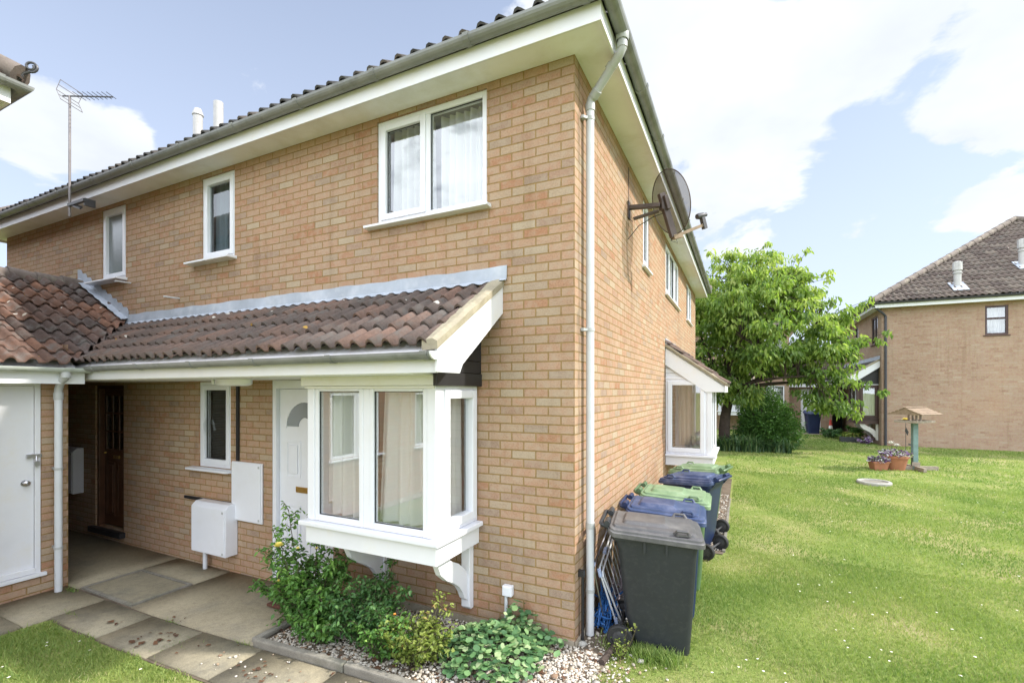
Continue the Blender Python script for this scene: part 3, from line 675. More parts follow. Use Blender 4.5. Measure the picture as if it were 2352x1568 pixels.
    r.add([(u0+.07,-.0025,z0),(u1-.07,-.0025,z0),(u1-.07,-.0025,z1),(u0+.07,-.0025,z1),(u0-.2,q,z0-.4),(u1+.2,q,z0-.4),(u1+.2,q,z1+.1),(u0-.2,q,z1+.1)], [(4,5,6,7),(0,1,5,4),(1,2,6,5),(2,3,7,6),(3,0,4,7)])
    r.build('room', side_inter, w, fix=False)
    return w
bay(HA, I4, -2.29, -.90)['label'] = 'white bay window with net curtains beside the front door'
# side bay with its own little roof
BT = TS
b2 = bay(HA, BT, 5.0, 6.40, dep=.76, z0=.985, z1=2.28, cur='curtain_cream', brackets=False, side_inter='interior_warm', hz=2.30)
b2['label'] = 'white side bay window with cream curtains'
def bayroof(root, T, u0, u1):
    V = Vector((0, .98, .72))
    m = MB(T); m.prism([(-.002, 2.86), (-.96, 2.17), (-.96, 2.15), (-.002, 2.80)], 'x', u0+.02, u1-.02); base = m.build('bay_roof', 'soffit_paint', root)
    q = lambda p: tuple(T @ Vector(p)); 
    Tn = T.to_3x3()
    tile_plane('roof_tiles', 'tile_clay', base, q((u0-.03, -.985, 2.185)), tuple(Tn @ Vector((1,0,0))), tuple(Tn @ V), u1-u0+.06, V.length-.02, .152, .285, .040, 6, [(q((0,-.004,0)), Tn @ Vector((0,1,0)))], seed=9)
    for s, x in ((-1, u0), (1, u1)):
        b = MB(T); b.prism([(-.002,2.83),(-.93,2.155),(-.93,2.05),(-.86,2.05),(-.60,2.12),(-.002,2.55)] if False else [(-.002,2.83),(-.94,2.15),(-.94,2.055),(-.66,2.055),(-.002,2.53)], 'x', x-.012, x+.012); b.build('barge_board', 'white_paint', base, bevel=.003)
        g = MB(T)
        for i in range(5):
            za, zb = 2.30+i*.09, 2.30+(i+1)*.09
            y1 = -(2.62-zb)/.72-.0; y0 = -(2.62-za)/.72
            if zb > 2.58: break
            g.prism([(max(-.74, y0-.35), za), (-.003, za), (-.003, zb-.004), (max(-.74, y1-.35), zb-.004)], 'x', x-s*.05, x-s*.03)
        g.build('gable_boards', 'white_paint', base, bevel=.002)
        v = MB(T); rr = random.Random(3); secs = []
        for i in range(9):
            t = i/8; y = -.002-t*.99; z = 2.86-.70*t
            secs.append([(x-s*.05, y, z+.045+rr.uniform(-.006,.006)), (x+s*.02, y, z+.05+rr.uniform(-.008,.008)), (x+s*.045, y, z+.03), (x+s*.04, y, z-.012), (x-s*.05, y, z-.015)])
        v.loft(secs, smooth=False); v.build('verge', 'verge_mortar', base)
    f = MB(T); f.box(u0-.01, u1+.01, -.962, -.945, 2.05, 2.16); f.build('fascia', 'white_paint', base)
    fl = MB(T); fl.prism([(-.004, 3.0), (-.008, 3.0), (-.02, 2.92), (-.13, 2.83), (-.13, 2.815), (-.004, 2.90)], 'x', u0-.02, u1+.02); fl.build('flashing', 'lead', base)
    return base
bayroof(HA, BT, 4.99, 6.42)

# front door, white, with a fan light and letter box
d = MB(); dy = .05
d.box(-3.545, -2.725, dy, dy+.045, .0, 2.10); door = d.build('front_door', 'upvc', HA, bevel=.004); door['label'] = 'white panelled front door with a fan light'
f = MB(); f.box(-3.608, -3.548, .0, .09, -.06, 2.198); f.box(-2.722, -2.662, .0, .09, -.06, 2.198); f.box(-3.548, -2.722, .0, .09, 2.103, 2.198); f.box(-3.548, -2.722, -.03, .09, -.06, -.005); f.build('door_frame', 'upvc', door, bevel=.006)
def ring_panel(mb, x0, x1, z0, z1, y=.05):
    t = .022
    mb.box(x0, x1, y-.008, y-.0005, z0, z0+t); mb.box(x0, x1, y-.008, y-.0005, z1-t, z1); mb.box(x0, x0+t, y-.008, y-.0005, z0+t, z1-t); mb.box(x1-t, x1, y-.008, y-.0005, z0+t, z1-t)
    mb.box(x0+.05, x1-.05, y-.012, y-.0005, z0+.05, z1-.05)
def arc(cx, cz, r, a0, a1, n=16): return [(cx+r*math.cos(R(a0+(a1-a0)*i/n)), cz+r*math.sin(R(a0+(a1-a0)*i/n))) for i in range(n+1)]
for x0, x1 in ((-3.43, -3.20), (-3.07, -2.84)):
    for z0, z1 in ((.14, .80), (1.10, 1.52)): p = MB(); ring_panel(p, x0, x1, z0, z1); p.build('door_panel', 'upvc', door, bevel=.003)
p = MB(); p.prism(arc(-3.135, 1.66, .335, 0, 180)+arc(-3.135, 1.66, .29, 180, 0), 'y', dy-.012, dy-.0005); p.build('door_moulding', 'upvc', door, bevel=.003)
p = MB(); p.prism(arc(-3.135, 1.68, .285, 0, 180)+arc(-3.135, 1.68, .10, 180, 0), 'y', dy-.008, dy-.0006); p.build('fan_light', 'frosted', door)
p = MB(); p.box(-3.275, -2.995, dy-.012, dy-.0005, .945, 1.01); p.build('letter_box', 'brass', door, bevel=.004)
# wooden door of the second dwelling in the passage
d = MB(); wy = .09
d.box(-7.47, -6.80, wy, wy+.045, .075, 2.10); wd = d.build('wooden_door', 'wood_door', HA, bevel=.004); wd['label'] = 'dark wooden door with small panes in the passage'
f = MB(); f.box(-7.528, -7.472, .02, .12, .06, 2.158); f.box(-6.798, -6.742, .02, .12, .06, 2.158); f.box(-7.472, -6.798, .02, .12, 2.102, 2.158); f.build('door_frame', 'wood_door', wd, bevel=.004)
f = MB(); f.box(-7.60, -6.70, -.07, .12, -.02, .058); f.build('doorstep', 'black_board', wd, bevel=.006)
f = MB()
for i in range(4): x = -7.40+i*.178; f.box(x-.016, x+.016, wy-.014, wy-.0005, 1.20, 2.02)
for i in range(4): z = 1.20+i*.273; f.box(-7.416, -6.85, wy-.012, wy-.001, z-.016, z+.016)
ring_panel(f, -7.39, -7.17, .22, 1.02, wy); ring_panel(f, -7.10, -6.88, .22, 1.02, wy); f.build('door_moulding', 'wood_door', wd, bevel=.003)
f = MB(); f.box(-7.385, -6.88, wy-.004, wy-.0006, 1.216, 2.0); f.build('door_panes', 'glass_dark', wd)
f = MB(); f.box(-7.21, -7.05, wy-.012, wy-.0005, 1.075, 1.12); f.lathe([(.0, .0), (.018, .0), (.018, .02), (0, .022)], (-7.43, wy-.01, 1.14), 10); f.build('letter_box', 'brass', wd)

# downpipe with swan neck at the corner
dp = MB(); R_ = .034; px, py = .062, .225
dp.tube([(px, py, .02), (px, py, 4.47), (px, py, 4.50)], R_, 16)
dn = dp.build('downpipe', 'pipe_white', HA); dn['label'] = 'white downpipe with a grey swan neck at the house corner'
sn = MB(); top = (.362, .10, 4.90)
sn.tube([(px, py, 4.455), (px, py, 4.50), (px+.012, py-.006, 4.535), (.29, .135, 4.73), (.335, .112, 4.765), (.362, .10, 4.80), (.362, .10, 4.90)], .036, 16)
for a, b in (((px,py,4.44),(px,py,4.50)), ((px+.03,py-.013,4.547),(px+.075,py-.035,4.58)), ((.275,.14,4.72),(.24,.155,4.696)), ((.362,.10,4.80),(.362,.10,4.845))): sn.tube([a, b], .041, 16)
sn.lathe([(.045, 0), (.052, .02), (.052, .06)], (.362, .10, 4.86), 16); sn.build('swan_neck', 'pipe_grey', dn)
for z in (4.36, 2.58, .92, .38):
    c = MB(); h = .05 if z == .92 else .028; c.tube([(px, py, z), (px, py, z+h)], .0385, 16)
    if z in (4.36, 2.58): c.box(.003, .03, py-.075, py-.030, z, z+.026); c.bar((.018, py-.075, z+.013), (px, py-.02, z+.013), .012, .022)
    c.build('pipe_clip', 'pipe_grey', dn)
c = MB(); c.tube([(.035, .10, -.02), (.035, .10, .58)], .012, 8); c.box(.003, .05, .08, .12, .55, .60); c.build('cable_conduit', 'black_board', HA)
# flues on the roof, overflow stubs, conduits
m = MB(); m.tube([(-8.39, 2, 6.2), (-8.39, 2, 7.46)], .085, 14); m.lathe([(.085, 0), (.10, .01), (.10, .03), (.06, .14), (.0, .15)], (-8.39, 2, 7.46), 14); m.build('flue', 'flue_grey', HA)
m = MB(); m.tube([(-7.75, 2, 6.2), (-7.75, 2, 7.56)], .085, 14); m.build('flue', 'flue_grey', HA)
for x, z in ((-6.56, 3.60), (-5.40, 3.285)):
    m = MB(); m.tube([(x, .02, z), (x+.03, -.20, z-.012)], .011, 8); m.build('overflow_pipe', 'pipe_white', HA)
m = MB(); m.box(-4.222, -4.178, -.022, -.002, 1.245, 2.195); m.build('cable_conduit', 'black_board', HA)
m = MB(); m.box(-5.26, -4.30, -.022, -.002, .70, .735); m.build('cable_conduit', 'black_board', HA)
# plinth course where the wall meets the bed
m = MB(); m.box(-2.45, .0, -.018, -.003, -.2, .055); m.box(.003, .02, -.003, 5.0, -.2, .05); m.build('plinth', 'plinth', HA)

# ------------------------------------------------------------------ store with white door, roof abutting the house
ST = thing('brick_store', 'low brick store with a plain white door and mossy pantile roof at the left edge', 'outbuilding', (-5.6, -1.06, -.12))
def stT(T): return Matrix.Translation((5.6, 1.06, .12)) @ T
XT = Matrix.Translation((-5.6, 0, 0)) @ TS
m = MB(); wall_panel(m, stT(XT), -2.6, -1.06, -.3, 2.2, [(-2.05, -1.285, .10, 2.18)], uoff=.05)
wall_panel(m, stT(Matrix.Translation((-5.6, -1.06, 0)) @ Matrix.Rotation(R(180), 4, 'Z')), 0, 3.4, -.3, 2.6)
wall_panel(m, stT(Matrix.Translation((-9.0, -1.06, 0)) @ TS), 0, 1.055, -.3, 2.9)
m.build('wall', 'brick', ST, fix=False)
m = MB(stT(XT)); m.box(-2.0, -1.335, .035, .075, .13, 2.13); sdr = m.build('door', 'white_paint', ST, bevel=.003); sdr['label'] = 'flush white door with steel knob and hasp'
m = MB(stT(XT)); m.box(-2.05, -2.003, .012, .09, .10, 2.178); m.box(-1.332, -1.287, .012, .09, .10, 2.178); m.box(-2.003, -1.332, .012, .09, 2.133, 2.178); m.box(-2.1, -1.25, -.035, .09, .085, .122); m.build('door_frame', 'white_paint', sdr, bevel=.004)
m = MB(stT(XT)); m.box(-2.003, -1.332, -.004, .034, .125, .185); m.build('weather_bar', 'white_paint', sdr, bevel=.008)
m = MB(stT(XT)); m.tube([(-1.41, .034, 1.10), (-1.41, -.012, 1.10)], .013, 10); m.tube([(-1.41, -.012, 1.10), (-1.41, -.03, 1.10), (-1.41, -.045, 1.10)], [.018, .03, .012], 12); m.tube([(-1.41, .034, 1.10), (-1.41, .026, 1.10)], .032, 14); m.build('door_knob', 'steel', sdr)
m = MB(stT(XT)); m.box(-1.40, -1.28, .0, .03, 1.365, 1.40); m.tube([(-1.33, -.012, 1.38), (-1.33, -.02, 1.33)], .008, 8); m.box(-1.352, -1.308, -.03, -.006, 1.275, 1.325); m.build('hasp', 'steel', sdr)
# roof
sr = MB(stT(I4)); sr.prism([(-5.37, 2.30), (-7.9, 3.62), (-10.4, 2.30), (-10.4, 2.27), (-7.9, 3.58), (-5.37, 2.27)], 'y', -2.2, -1.05); sr.build('roof_deck', 'soffit_paint', ST)
off = Vector((5.6, 1.06, .12)); V = Vector((-2.55, 0, 1.33)); vn = Vector((-1.12, .95, 0)).normalized()
tile_plane('roof_tiles', 'tile_old', ST, Vector((-5.33, -2.3, 2.345))+off, (0,1,0), V, 2.3, V.length, .160, .285, .056, 8,
    [(Vector((-6.66,.0,0))+off, Vector((.95, 1.12, 0)).normalized()), (Vector((0,-.004,0))+off, Vector((0,1,0))), (Vector((-7.9,0,0))+off, Vector((-1,0,0)))], seed=11, jit=.007)
tile_plane('roof_tiles', 'tile_old', ST, Vector((-10.47, 0, 2.345))+off, (0,-1,0), Vector((2.57, 0, 1.33)), 2.3, V.length, .160, .285, .043, 4, [(Vector((-7.9,0,0))+off, Vector((1,0,0)))], seed=12)
m = MB(stT(I4))
for i in range(8): y = -2.3+i*.29; m.tube([(-7.9, y, 3.665+(.012 if i % 2 else 0)), (-7.9, min(-.005, y+.30), 3.66)], [.12, .11], 12)
m.build('ridge_tiles', 'ridge_tile', ST)
m = MB(stT(I4)); m.box(-5.40, -5.378, -2.6, -1.0, 2.155, 2.315); m.build('fascia', 'white_paint', ST)
m = MB(stT(I4)); m.sweep([(-5.37, -2.6), (-5.37, -.985)], gutter_prof(.055, .052, 0), 2.325, closed=False)
for y in (-1.95, -1.18): gutter_clip(m, (-5.315, y, 2.325), (0,1,0), .052)
m.build('gutter', 'gutter_green', ST)
m = MB(stT(I4)); X, Y = -5.475, -1.19
m.tube([(X, Y, -.10), (X, Y, 2.02)], .034, 14); sdp = m.build('downpipe', 'pipe_white', ST)
m = MB(stT(I4)); m.tube([(X, Y, 2.01), (X, Y, 2.09), (X+.05, Y, 2.17), (-5.33, Y, 2.22), (-5.315, Y, 2.29)], .036, 14); m.tube([(X, Y, 1.98), (X, Y, 2.06)], .042, 14); m.tube([(-5.315, Y, 2.22), (-5.315, Y, 2.28)], .044, 14); m.build('swan_neck', 'pipe_grey', sdp)
for z in (1.22, .36): m = MB(stT(I4)); m.tube([(X, Y, z), (X, Y, z+.025)], .039, 14); m.box(-5.598, X, Y-.012, Y+.012, z, z+.025); m.build('pipe_clip', 'pipe_grey', sdp)
# stepped lead flashing up the brick wall
x = -6.60; z = 3.03; top = []
while x > -7.95:
    top += [(x, z+.17), (x-.045, z+.235)]; x -= .1437; z += .075
    top += [(x, z+.17)]
poly = [(-6.60, 3.02)]+top+[(-8.03, 3.74)]
m = MB(stT(I4)); m.prism(poly[::-1], 'y', -.012, -.005); m.build('stepped_flashing', 'lead', ST)
m = MB(stT(I4)); vs = []; n = 24
for i in range(n+1):
    t = i/n; x = -6.60-1.33*t; z = 3.02+.693*t; wv = .006*math.sin(i*1.9)
    vs += [(x, -.0125, z+.085), (x, -.05, z+.072+wv), (x, -.10+wv*1.5, z+.062)]
m.add(vs, [(i*3+k, i*3+3+k, i*3+4+k, i*3+1+k) for i in range(n) for k in (0, 1)]); m.build('soakers', 'lead', ST, fix=False)
# valley gutter lining between the two roofs
m = MB(stT(I4)); m.bar((-6.66, -.02, 3.04), (-5.55, -.98, 2.40), .16, .006); m.build('valley', 'ridge_tile', ST)

# ------------------------------------------------------------------ neighbouring houses
HB = house('brick_house', 'neighbouring house whose gutter corner and scrolled hip iron show at the top left', (-5.02, -2.10, -.1), R(90),
           [(-2.3,-1.2,3.7,4.72), (-4.6,-3.5,3.7,4.72), (-2.5,-1.3,1.0,2.15), (-4.9,-3.6,1.0,2.15), (-7.6,-6.6,.9,2.1)], [], tile='tile_clay', seed=21)
for u0, u1, z0, z1 in [(-2.3,-1.2,3.7,4.72), (-4.6,-3.5,3.7,4.72), (-2.5,-1.3,1.0,2.15), (-4.9,-3.6,1.0,2.15), (-7.6,-6.6,.9,2.1)]:
    window(HB, I4, u0, u1, z0, z1, mull=((u0+u1)/2,), sash=(0,), curtains=((u0+.05, u0+.45, 'curtain'), (u1-.45, u1-.05, 'curtain')))
m = MB(); m.tube([(.345,-.345,5.0), (.36,-.36,5.06), (.40,-.40,5.09)], .012, 8)
m.tube([(.40+.05*math.sin(a)*.72*(1-a/14)-.0, -.40-.05*math.sin(a)*.72*(1-a/14), 5.135-.05*math.cos(a)*(1-a/14)) for a in [i*.5 for i in range(18)]], .011, 8); m.build('hip_iron', 'dark_metal', HB)

HC = house('brick_house', 'hip roofed brick house with brown windows across the lawn at the right', (5.58, 16.85, .16), R(-90),
           [(-1.45,-.55,3.62,4.62), (-4.35,-3.75,3.62,4.62), (-6.1,-5.5,3.62,4.62), (-1.75,-.45,.93,2.12)], [(2.70,3.26,3.72,4.66)], brick='brick_far', tile='tile_far', gut='dark_pipe', seed=31)
window(HC, TS, 2.70, 3.26, 3.72, 4.66, sash=(), transom=(4.25,), frame='brown_frame', curtains=((2.72,3.24,'curtain'),), sil=(.05,.04), label='small brown two-light window')
window(HC, I4, -1.45, -.55, 3.62, 4.62, mull=(-1.0,), frame='brown_frame', curtains=((-1.4,-.6,'curtain'),)); window(HC, I4, -4.35, -3.75, 3.62, 4.62, frame='brown_frame', curtains=((-4.3,-3.8,'curtain'),))
window(HC, I4, -6.1, -5.5, 3.62, 4.62, curtains=((-6.05,-5.55,'curtain'),))
leanto(HC, -.22, -6.75, clip=((-6.66,0,0), Vector((-.95, -1.12, 0)).normalized()), tile='tile_grey', gR=-.40)
bay(HC, I4, -1.82, -.38, frame='brown_frame', apron='brown_frame', cur='curtain')
m = MB(); m.tube([(.06, .10, 0), (.06, .10, 4.5)], .038, 10); m.tube([(.06,.10,4.5), (.10,.02,4.6), (.28,-.28,4.82), (.34,-.34,4.92)], .038, 10); m.build('downpipe', 'dark_pipe', HC)
for (xl, yl, zb, zt) in ((-.32, 2.12, 5.15, 6.25), (-1.45, 4.15, 5.9, 7.05)):
    m = MB(); h = zt-zb
    m.lathe([(.10, 0), (.10, h*.62), (.125, h*.63), (.125, h*.66), (.10, h*.67), (.10, h*.72), (.13, h*.73), (.115, h*.97), (.07, h)], (xl, yl, zb), 14)
    for k in range(6): a = k*math.pi/3; m.box(xl+.115*math.cos(a)-.014, xl+.115*math.cos(a)+.014, yl+.115*math.sin(a)-.014, yl+.115*math.sin(a)+.014, zb+h*.72, zb+h*.98)
    m.prism([(-.19,-.12), (-.03,-.12), (-.0,.12), (-.19,.12)], 'z', 0, .01)
    fl = m.build('flue', 'flue_grey', HC)
    s = MB(); zz = lambda x: zb+.27-(x-xl)*.648
    s.add([(xl+.36, yl-.2, zz(xl+.36)+.05), (xl+.36, yl+.2, zz(xl+.36)+.05), (xl-.2, yl+.2, zz(xl-.2)+.05), (xl-.2, yl-.2, zz(xl-.2)+.05)], [(0,1,2,3)]); o = s.build('flue_slate', 'lead', fl, fix=False); o.modifiers.new('t', 'SOLIDIFY').thickness = .02
HD = house('brick_house', 'brick house with white windows half hidden behind the cherry tree', (3.2, 22.2, .17), 0,
           [(-1.05,-.25,3.7,4.72), (-3.6,-2.5,3.7,4.72), (-1.0,-.2,1.0,2.15), (-2.99,-1.74,.93,2.12)], [], brick='brick_far', tile='tile_far', seed=41)
for u0, u1, z0, z1 in [(-1.05,-.25,3.7,4.72), (-3.6,-2.5,3.7,4.72), (-1.0,-.2,1.0,2.15)]:
    window(HD, I4, u0, u1, z0, z1, mull=((u0+u1)/2,), curtains=((u0+.05,u1-.05,'curtain'),))
leanto(HD, -1.5, -6.0, tile='tile_far', gR=-1.68); bay(HD, I4, -3.06, -1.67)
SD = thing('brick_store', 'low brick store with a white door between the two far houses', 'outbuilding', (3.2, 22.6, .17))
m = MB(); wall_panel(m, I4, .02, 1.75, -.2, 2.2, [(.50, 1.30, .02, 2.0)]); wall_panel(m, Matrix.Translation((1.75,0,0)) @ TS, 0, 3, -.2, 2.2); m.build('wall', 'brick_far', SD, fix=False)
m = MB(); m.box(.50, 1.30, .03, .07, .02, 2.0); m.build('door', 'white_paint', SD); m = MB(); m.box(.0, 2.35, -.30, -.28, 2.08, 2.24); m.build('fascia', 'white_paint', SD)
m = MB(); m.prism([(-.28,2.22), (2.4,3.62), (2.4,3.58), (-.28,2.18)], 'x', .02, 2.36); m.build('roof_deck', 'soffit_paint', SD)
tile_plane('roof_tiles', 'tile_far', SD, (.02, -.34, 2.25), (1,0,0), (0, 2.68, 1.40), 2.34, 3.0, .16, .30, .04, 4, [], seed=14)
m = MB(); m.box(2.30, 2.36, 1.4, 1.5, -.2, 2.2); m.box(1.76, 2.36, 1.5, 1.6, -.2, 2.2); m.build('passage_shade_panel', 'black_board', SD)  # passage end closed in black, painting in the shade of the gap

# ------------------------------------------------------------------ things fixed to the house
def cabinet(name, label, x0, x1, z0, z1, y, mat='upvc', slope=False, legs=None):
    t = thing(name, label, 'meter cabinet', ((x0+x1)/2, -.004, z0)); T = Matrix.Translation((-(x0+x1)/2, .004, -z0))
    m = MB(T)
    if slope: m.prism([(-.004, z0), (-.004, z1), (y+.05, z1-.004), (y, z1-.05), (y, z0)], 'x', x0, x1)
    else: m.box(x0, x1, y, -.004, z0, z1)
    m.build('box', mat, t, bevel=.008)
    m = MB(T); d = .012; zt_ = z1-(.055 if slope else d); m.box(x0+d, x1-d, y-.010, y-.001, z0+d, zt_); dr = m.build('door', mat, t, bevel=.005)
    m = MB(T); m.box(x1-.05, x1-.025, y-.014, y-.011, zt_-.045, zt_-.02); m.box(x1-.05, x1-.025, y-.014, y-.011, z0+.03, z0+.055); m.build('lock', 'pipe_grey', dr)
    if legs: m = MB(T); m.tube([(legs, y*.5, z0+.01), (legs, y*.5, -.16)], .026, 12); m.build('riser_pipe', 'pipe_white', t)
    return t
cabinet('meter_cabinet', 'flush white meter cabinet beside the front door under a black conduit', -4.29, -3.75, .54, 1.238, -.03)
cabinet('meter_cabinet', 'boxy white gas meter cabinet on a stub pipe low on the wall', -4.86, -4.21, .125, .735, -.16, slope=True, legs=-4.72)
cabinet('meter_cabinet', 'white meter cabinet in the dark passage left of the wooden door', -8.42, -7.86, .52, 1.21, -.14, slope=True)
t = thing('outdoor_light', 'white oval bulkhead light under the porch fascia', 'light', (-3.62, -.45, 2.2))
m = MB(); m.loft([[(.27*k*math.cos(2*math.pi*i/24), .10*k*math.sin(2*math.pi*i/24), z) for i in range(24)] for k, z in ((1, -.001), (1, -.045), (.92, -.062), (.75, -.07))]); m.build('housing', 'upvc', t)
m = MB(); m.box(-.305, -.265, -.05, .05, -.05, -.001); m.build('bracket', 'upvc', t, bevel=.006)
t = thing('socket_box', 'small white weatherproof box on a grey conduit near the house corner', 'socket box', (-.588, -.003, .0))
m = MB(); m.box(-.045, .045, -.055, -.001, .325, .415); m.build('box', 'upvc', t, bevel=.008); m = MB(); m.box(-.037, .037, -.062, -.056, .333, .407); m.build('lid', 'upvc', t, bevel=.004)
m = MB(); m.tube([(-.02, -.025, .33), (-.02, -.025, -.08)], .015, 10); m.build('conduit', 'pipe_white', t)

# satellite dish
def build_dish():
    t = thing('satellite_dish', 'brown mesh satellite dish on a bracket high on the side wall', 'satellite dish', (0.004, 2.0, 4.22))
    m = MB(); m.box(0, .012, -.05, .05, -.10, .10); m.build('wall_plate', 'brown_metal', t)
    m = MB(); m.bar((.012, 0, .03), (.36, 0, -.0), .045, .065, (0,1,0)); m.bar((.05, .03, -.10), (.34, .04, -.05), .02, .07, (0,1,0)); m.build('arm', 'brown_metal', t, bevel=.004)
    nrm = Vector((.68, .69, .30)).normalized(); c = Vector((.46, .12, .06)); s = Vector((0,0,1)).cross(nrm).normalized(); u = nrm.cross(s)
    def P(a, b, d): return c+s*a+u*b+nrm*d
    vs = [P(0,0,-.075)]; fs = []; n = 40; rings = 7
    for i in range(1, rings+1):
        r = i/rings
        for k in range(n): a = 2*math.pi*k/n; vs.append(P(.315*r*math.cos(a), .365*r*math.sin(a), -.075+.075*r*r))
    for k in range(n): fs.append((0, 1+k, 1+(k+1) % n))
    for i in range(rings-1):
        for k in range(n): fs.append((1+i*n+k, 1+(i+1)*n+k, 1+(i+1)*n+(k+1) % n, 1+i*n+(k+1) % n))
    m = MB(); m.add(vs, fs, smooth=True); m.build('reflector', 'dish_mesh', t, fix=False)
    m = MB(); m.tube([P(.315*math.cos(2*math.pi*k/n), .365*math.sin(2*math.pi*k/n), .002) for k in range(n+1)], .006, 6, cap=False); m.build('rim', 'brown_metal', t)
    m = MB(); m.bar(P(0, .12, -.10), P(0, -.40, -.075), .085, .05, s); m.bar(P(0,-.02,-.12), (.36,.02,.0), .07, .10); m.bar(P(0,.0,-.11), P(0,.0,-.06), .12, .16); m.build('back_bracket', 'brown_metal', t, bevel=.006)
    lp = P(0, -.395, -.06); le = P(0, -.34, .40)
    m = MB(); m.bar(lp, le, .028, .035); m.bar(P(0,-.40,-.09), P(0,-.40,.03), .06, .05); m.build('feed_arm', 'roof_wood', t)
    m = MB(); m.bar(le+u*-.05, le+u*.10, .05, .045, nrm); q = le+u*.11; m.tube([q+nrm*.02, q-nrm*.05, q-nrm*.075], [.032, .036, .030], 14); m.tube([q+nrm*.02, q+nrm*.07], .022, 10); m.build('receiver', 'dark_metal', t)
    m = MB(); m.tube([(.004,-.02,.5), (.006,-.02,.05), (.02,-.02,-.12), (.05,.0,-.14)], .004, 6); m.tube([(.006,-.06,-.36), (.12,-.0,-.20), (.28,.06,-.10), P(0,-.1,-.1)], .005, 6); m.tube([P(0,-.3,-.08), P(.03,-.43,-.10), P(0.01,-.47,-.03), lp], .004, 6); m.build('cable', 'black_board', t)
build_dish()
# television aerial on the fascia
t = thing('tv_aerial', 'television aerial on a thin mast clamped to the fascia, seen against a cloud', 'aerial', (-7.2, -.43, 4.62))
m = MB(); m.tube([(0,0,-.12), (0,0,1.56)], .015, 10); m.build('mast', 'aerial_metal', t)
m = MB(); m.box(-.02, .42, -.02, .02, .02, .06); m.bar((.40, .0, .02), (.40, .12, .02), .03, .10); m.bar((.02, 0, .05), (.02, .13, .05), .03, .03); m.bar((.3,.0,-.06),(.05,0,.03),.02,.02); m.build('mast_bracket', 'dark_metal', t)
BD = Matrix.Rotation(R(24), 4, 'Z'); m = MB(BD); m.bar((-.10, 0, 1.56), (.62, 0, 1.53), .014, .014)
for i in range(8): x = .14+i*.065; m.bar((x, -.10+.003*i, 1.552), (x, .10-.003*i, 1.552), .006, .006)
m.build('boom', 'dark_metal', t)
m = MB(BD)
for k in range(5): z = 1.42+k*.065; m.bar((-.03+abs(k-2)*.03, -.16, z), (-.03+abs(k-2)*.03, .16, z), .006, .006)
for y in (-.16, .16): m.tube([(.03, y, 1.42), (-.03, y, 1.55), (.03, y, 1.68)], .004, 5)
m.build('reflector_grid', 'aerial_metal', t)

# ------------------------------------------------------------------ ground
def grid_sheet(name, xs, ys, dz, mat, skirt=0):
    X, Y = np.meshgrid(xs, ys, indexing='ij'); Z = gz(X, Y)+dz; V = np.stack([X, Y, Z], -1).reshape(-1, 3); n, m_ = len(xs), len(ys)
    i = np.arange(n*m_).reshape(n, m_); F = np.stack([i[:-1,:-1], i[1:,:-1], i[1:,1:], i[:-1,1:]], -1).reshape(-1, 4)
    if skirt:
        b = np.concatenate([i[:,0], i[-1,1:], i[-2::-1,-1], i[0,-2:0:-1]]); V2 = V[b]-[0,0,skirt]; o = len(V); V = np.vstack([V, V2]); k = len(b)
        j = np.arange(k); F = np.vstack([F, np.stack([b[j], o+j, o+(j+1) % k, b[(j+1) % k]], -1)])
    return np_mesh(name, V, F, None, mat)
ax = np.concatenate([[-400,-150,-60,-25], np.arange(-14, 30, .5), [40, 70, 150, 400]]); ay = np.concatenate([[-400,-150,-60,-25], np.arange(-14, 40, .5), [55, 80, 150, 400]])
structure(grid_sheet('lawn', ax, ay, 0, 'lawn_soil'))
def slabs(name, rects, dz, mat, th=.03):
    Vs, Fs, o = [], [], 0
    for x0, x1, y0, y1 in rects:
        xs = np.linspace(x0, x1, max(2, int((x1-x0)/.3)+1)); ys = np.linspace(y0, y1, 3)
        X, Y = np.meshgrid(xs, ys, indexing='ij'); V = np.stack([X, Y, gz(X, Y)+dz], -1).reshape(-1, 3); n = len(xs); i = np.arange(n*3).reshape(n, 3)
        F = np.stack([i[:-1,:-1], i[1:,:-1], i[1:,1:], i[:-1,1:]], -1).reshape(-1, 4)
        b = np.concatenate([i[:,0], i[-1,1:], i[-2::-1,-1], i[0,-2:0:-1]]); k = len(b); j = np.arange(k)
        F = np.vstack([F, np.stack([b[j], len(V)+j, len(V)+(j+1) % k, b[(j+1) % k]], -1)]); V = np.vstack([V, V[b]-[0,0,th]])
        Vs.append(V); Fs.append(F+o); o += len(V)
    return np_mesh(name, np.vstack(Vs), np.vstack(Fs), None, mat)
structure(grid_sheet('path_bedding', np.arange(-9.2, .31, .3), np.array([-1.53, -1.0, -.5, .02]), .006, 'soil'))
structure(grid_sheet('path_bedding', np.array([-5.62, -5.2, -4.77]), np.arange(-9, -1.5, .5), .006, 'soil'))
structure(slabs('paving', [(-9,-5.42,-1.05,0), (-5.40,-4.36,-.42,0), (-4.34,-2.47,-1.045,0), (-5.6,-4.79,-1.70,-1.075), (-5.6,-4.79,-2.7,-1.715), (-5.6,-4.79,-9,-2.715)], .022, 'concrete'))
structure(slabs('path', [(-4.775,-3.93,-1.51,-1.07), (-3.915,-3.13,-1.515,-1.07), (-3.115,-2.33,-1.505,-1.065), (-2.315,-1.5,-1.51,-1.065), (-1.485,-.7,-1.515,-1.065), (-.685,.2,-1.51,-1.065)], .018, 'slab'))
mh = thing('manhole_cover', 'square recessed concrete manhole cover in the porch paving', 'manhole cover', (-4.88, -.73, gzf(-4.88,-.73)))
m = MB(); a, b_ = .505, .30
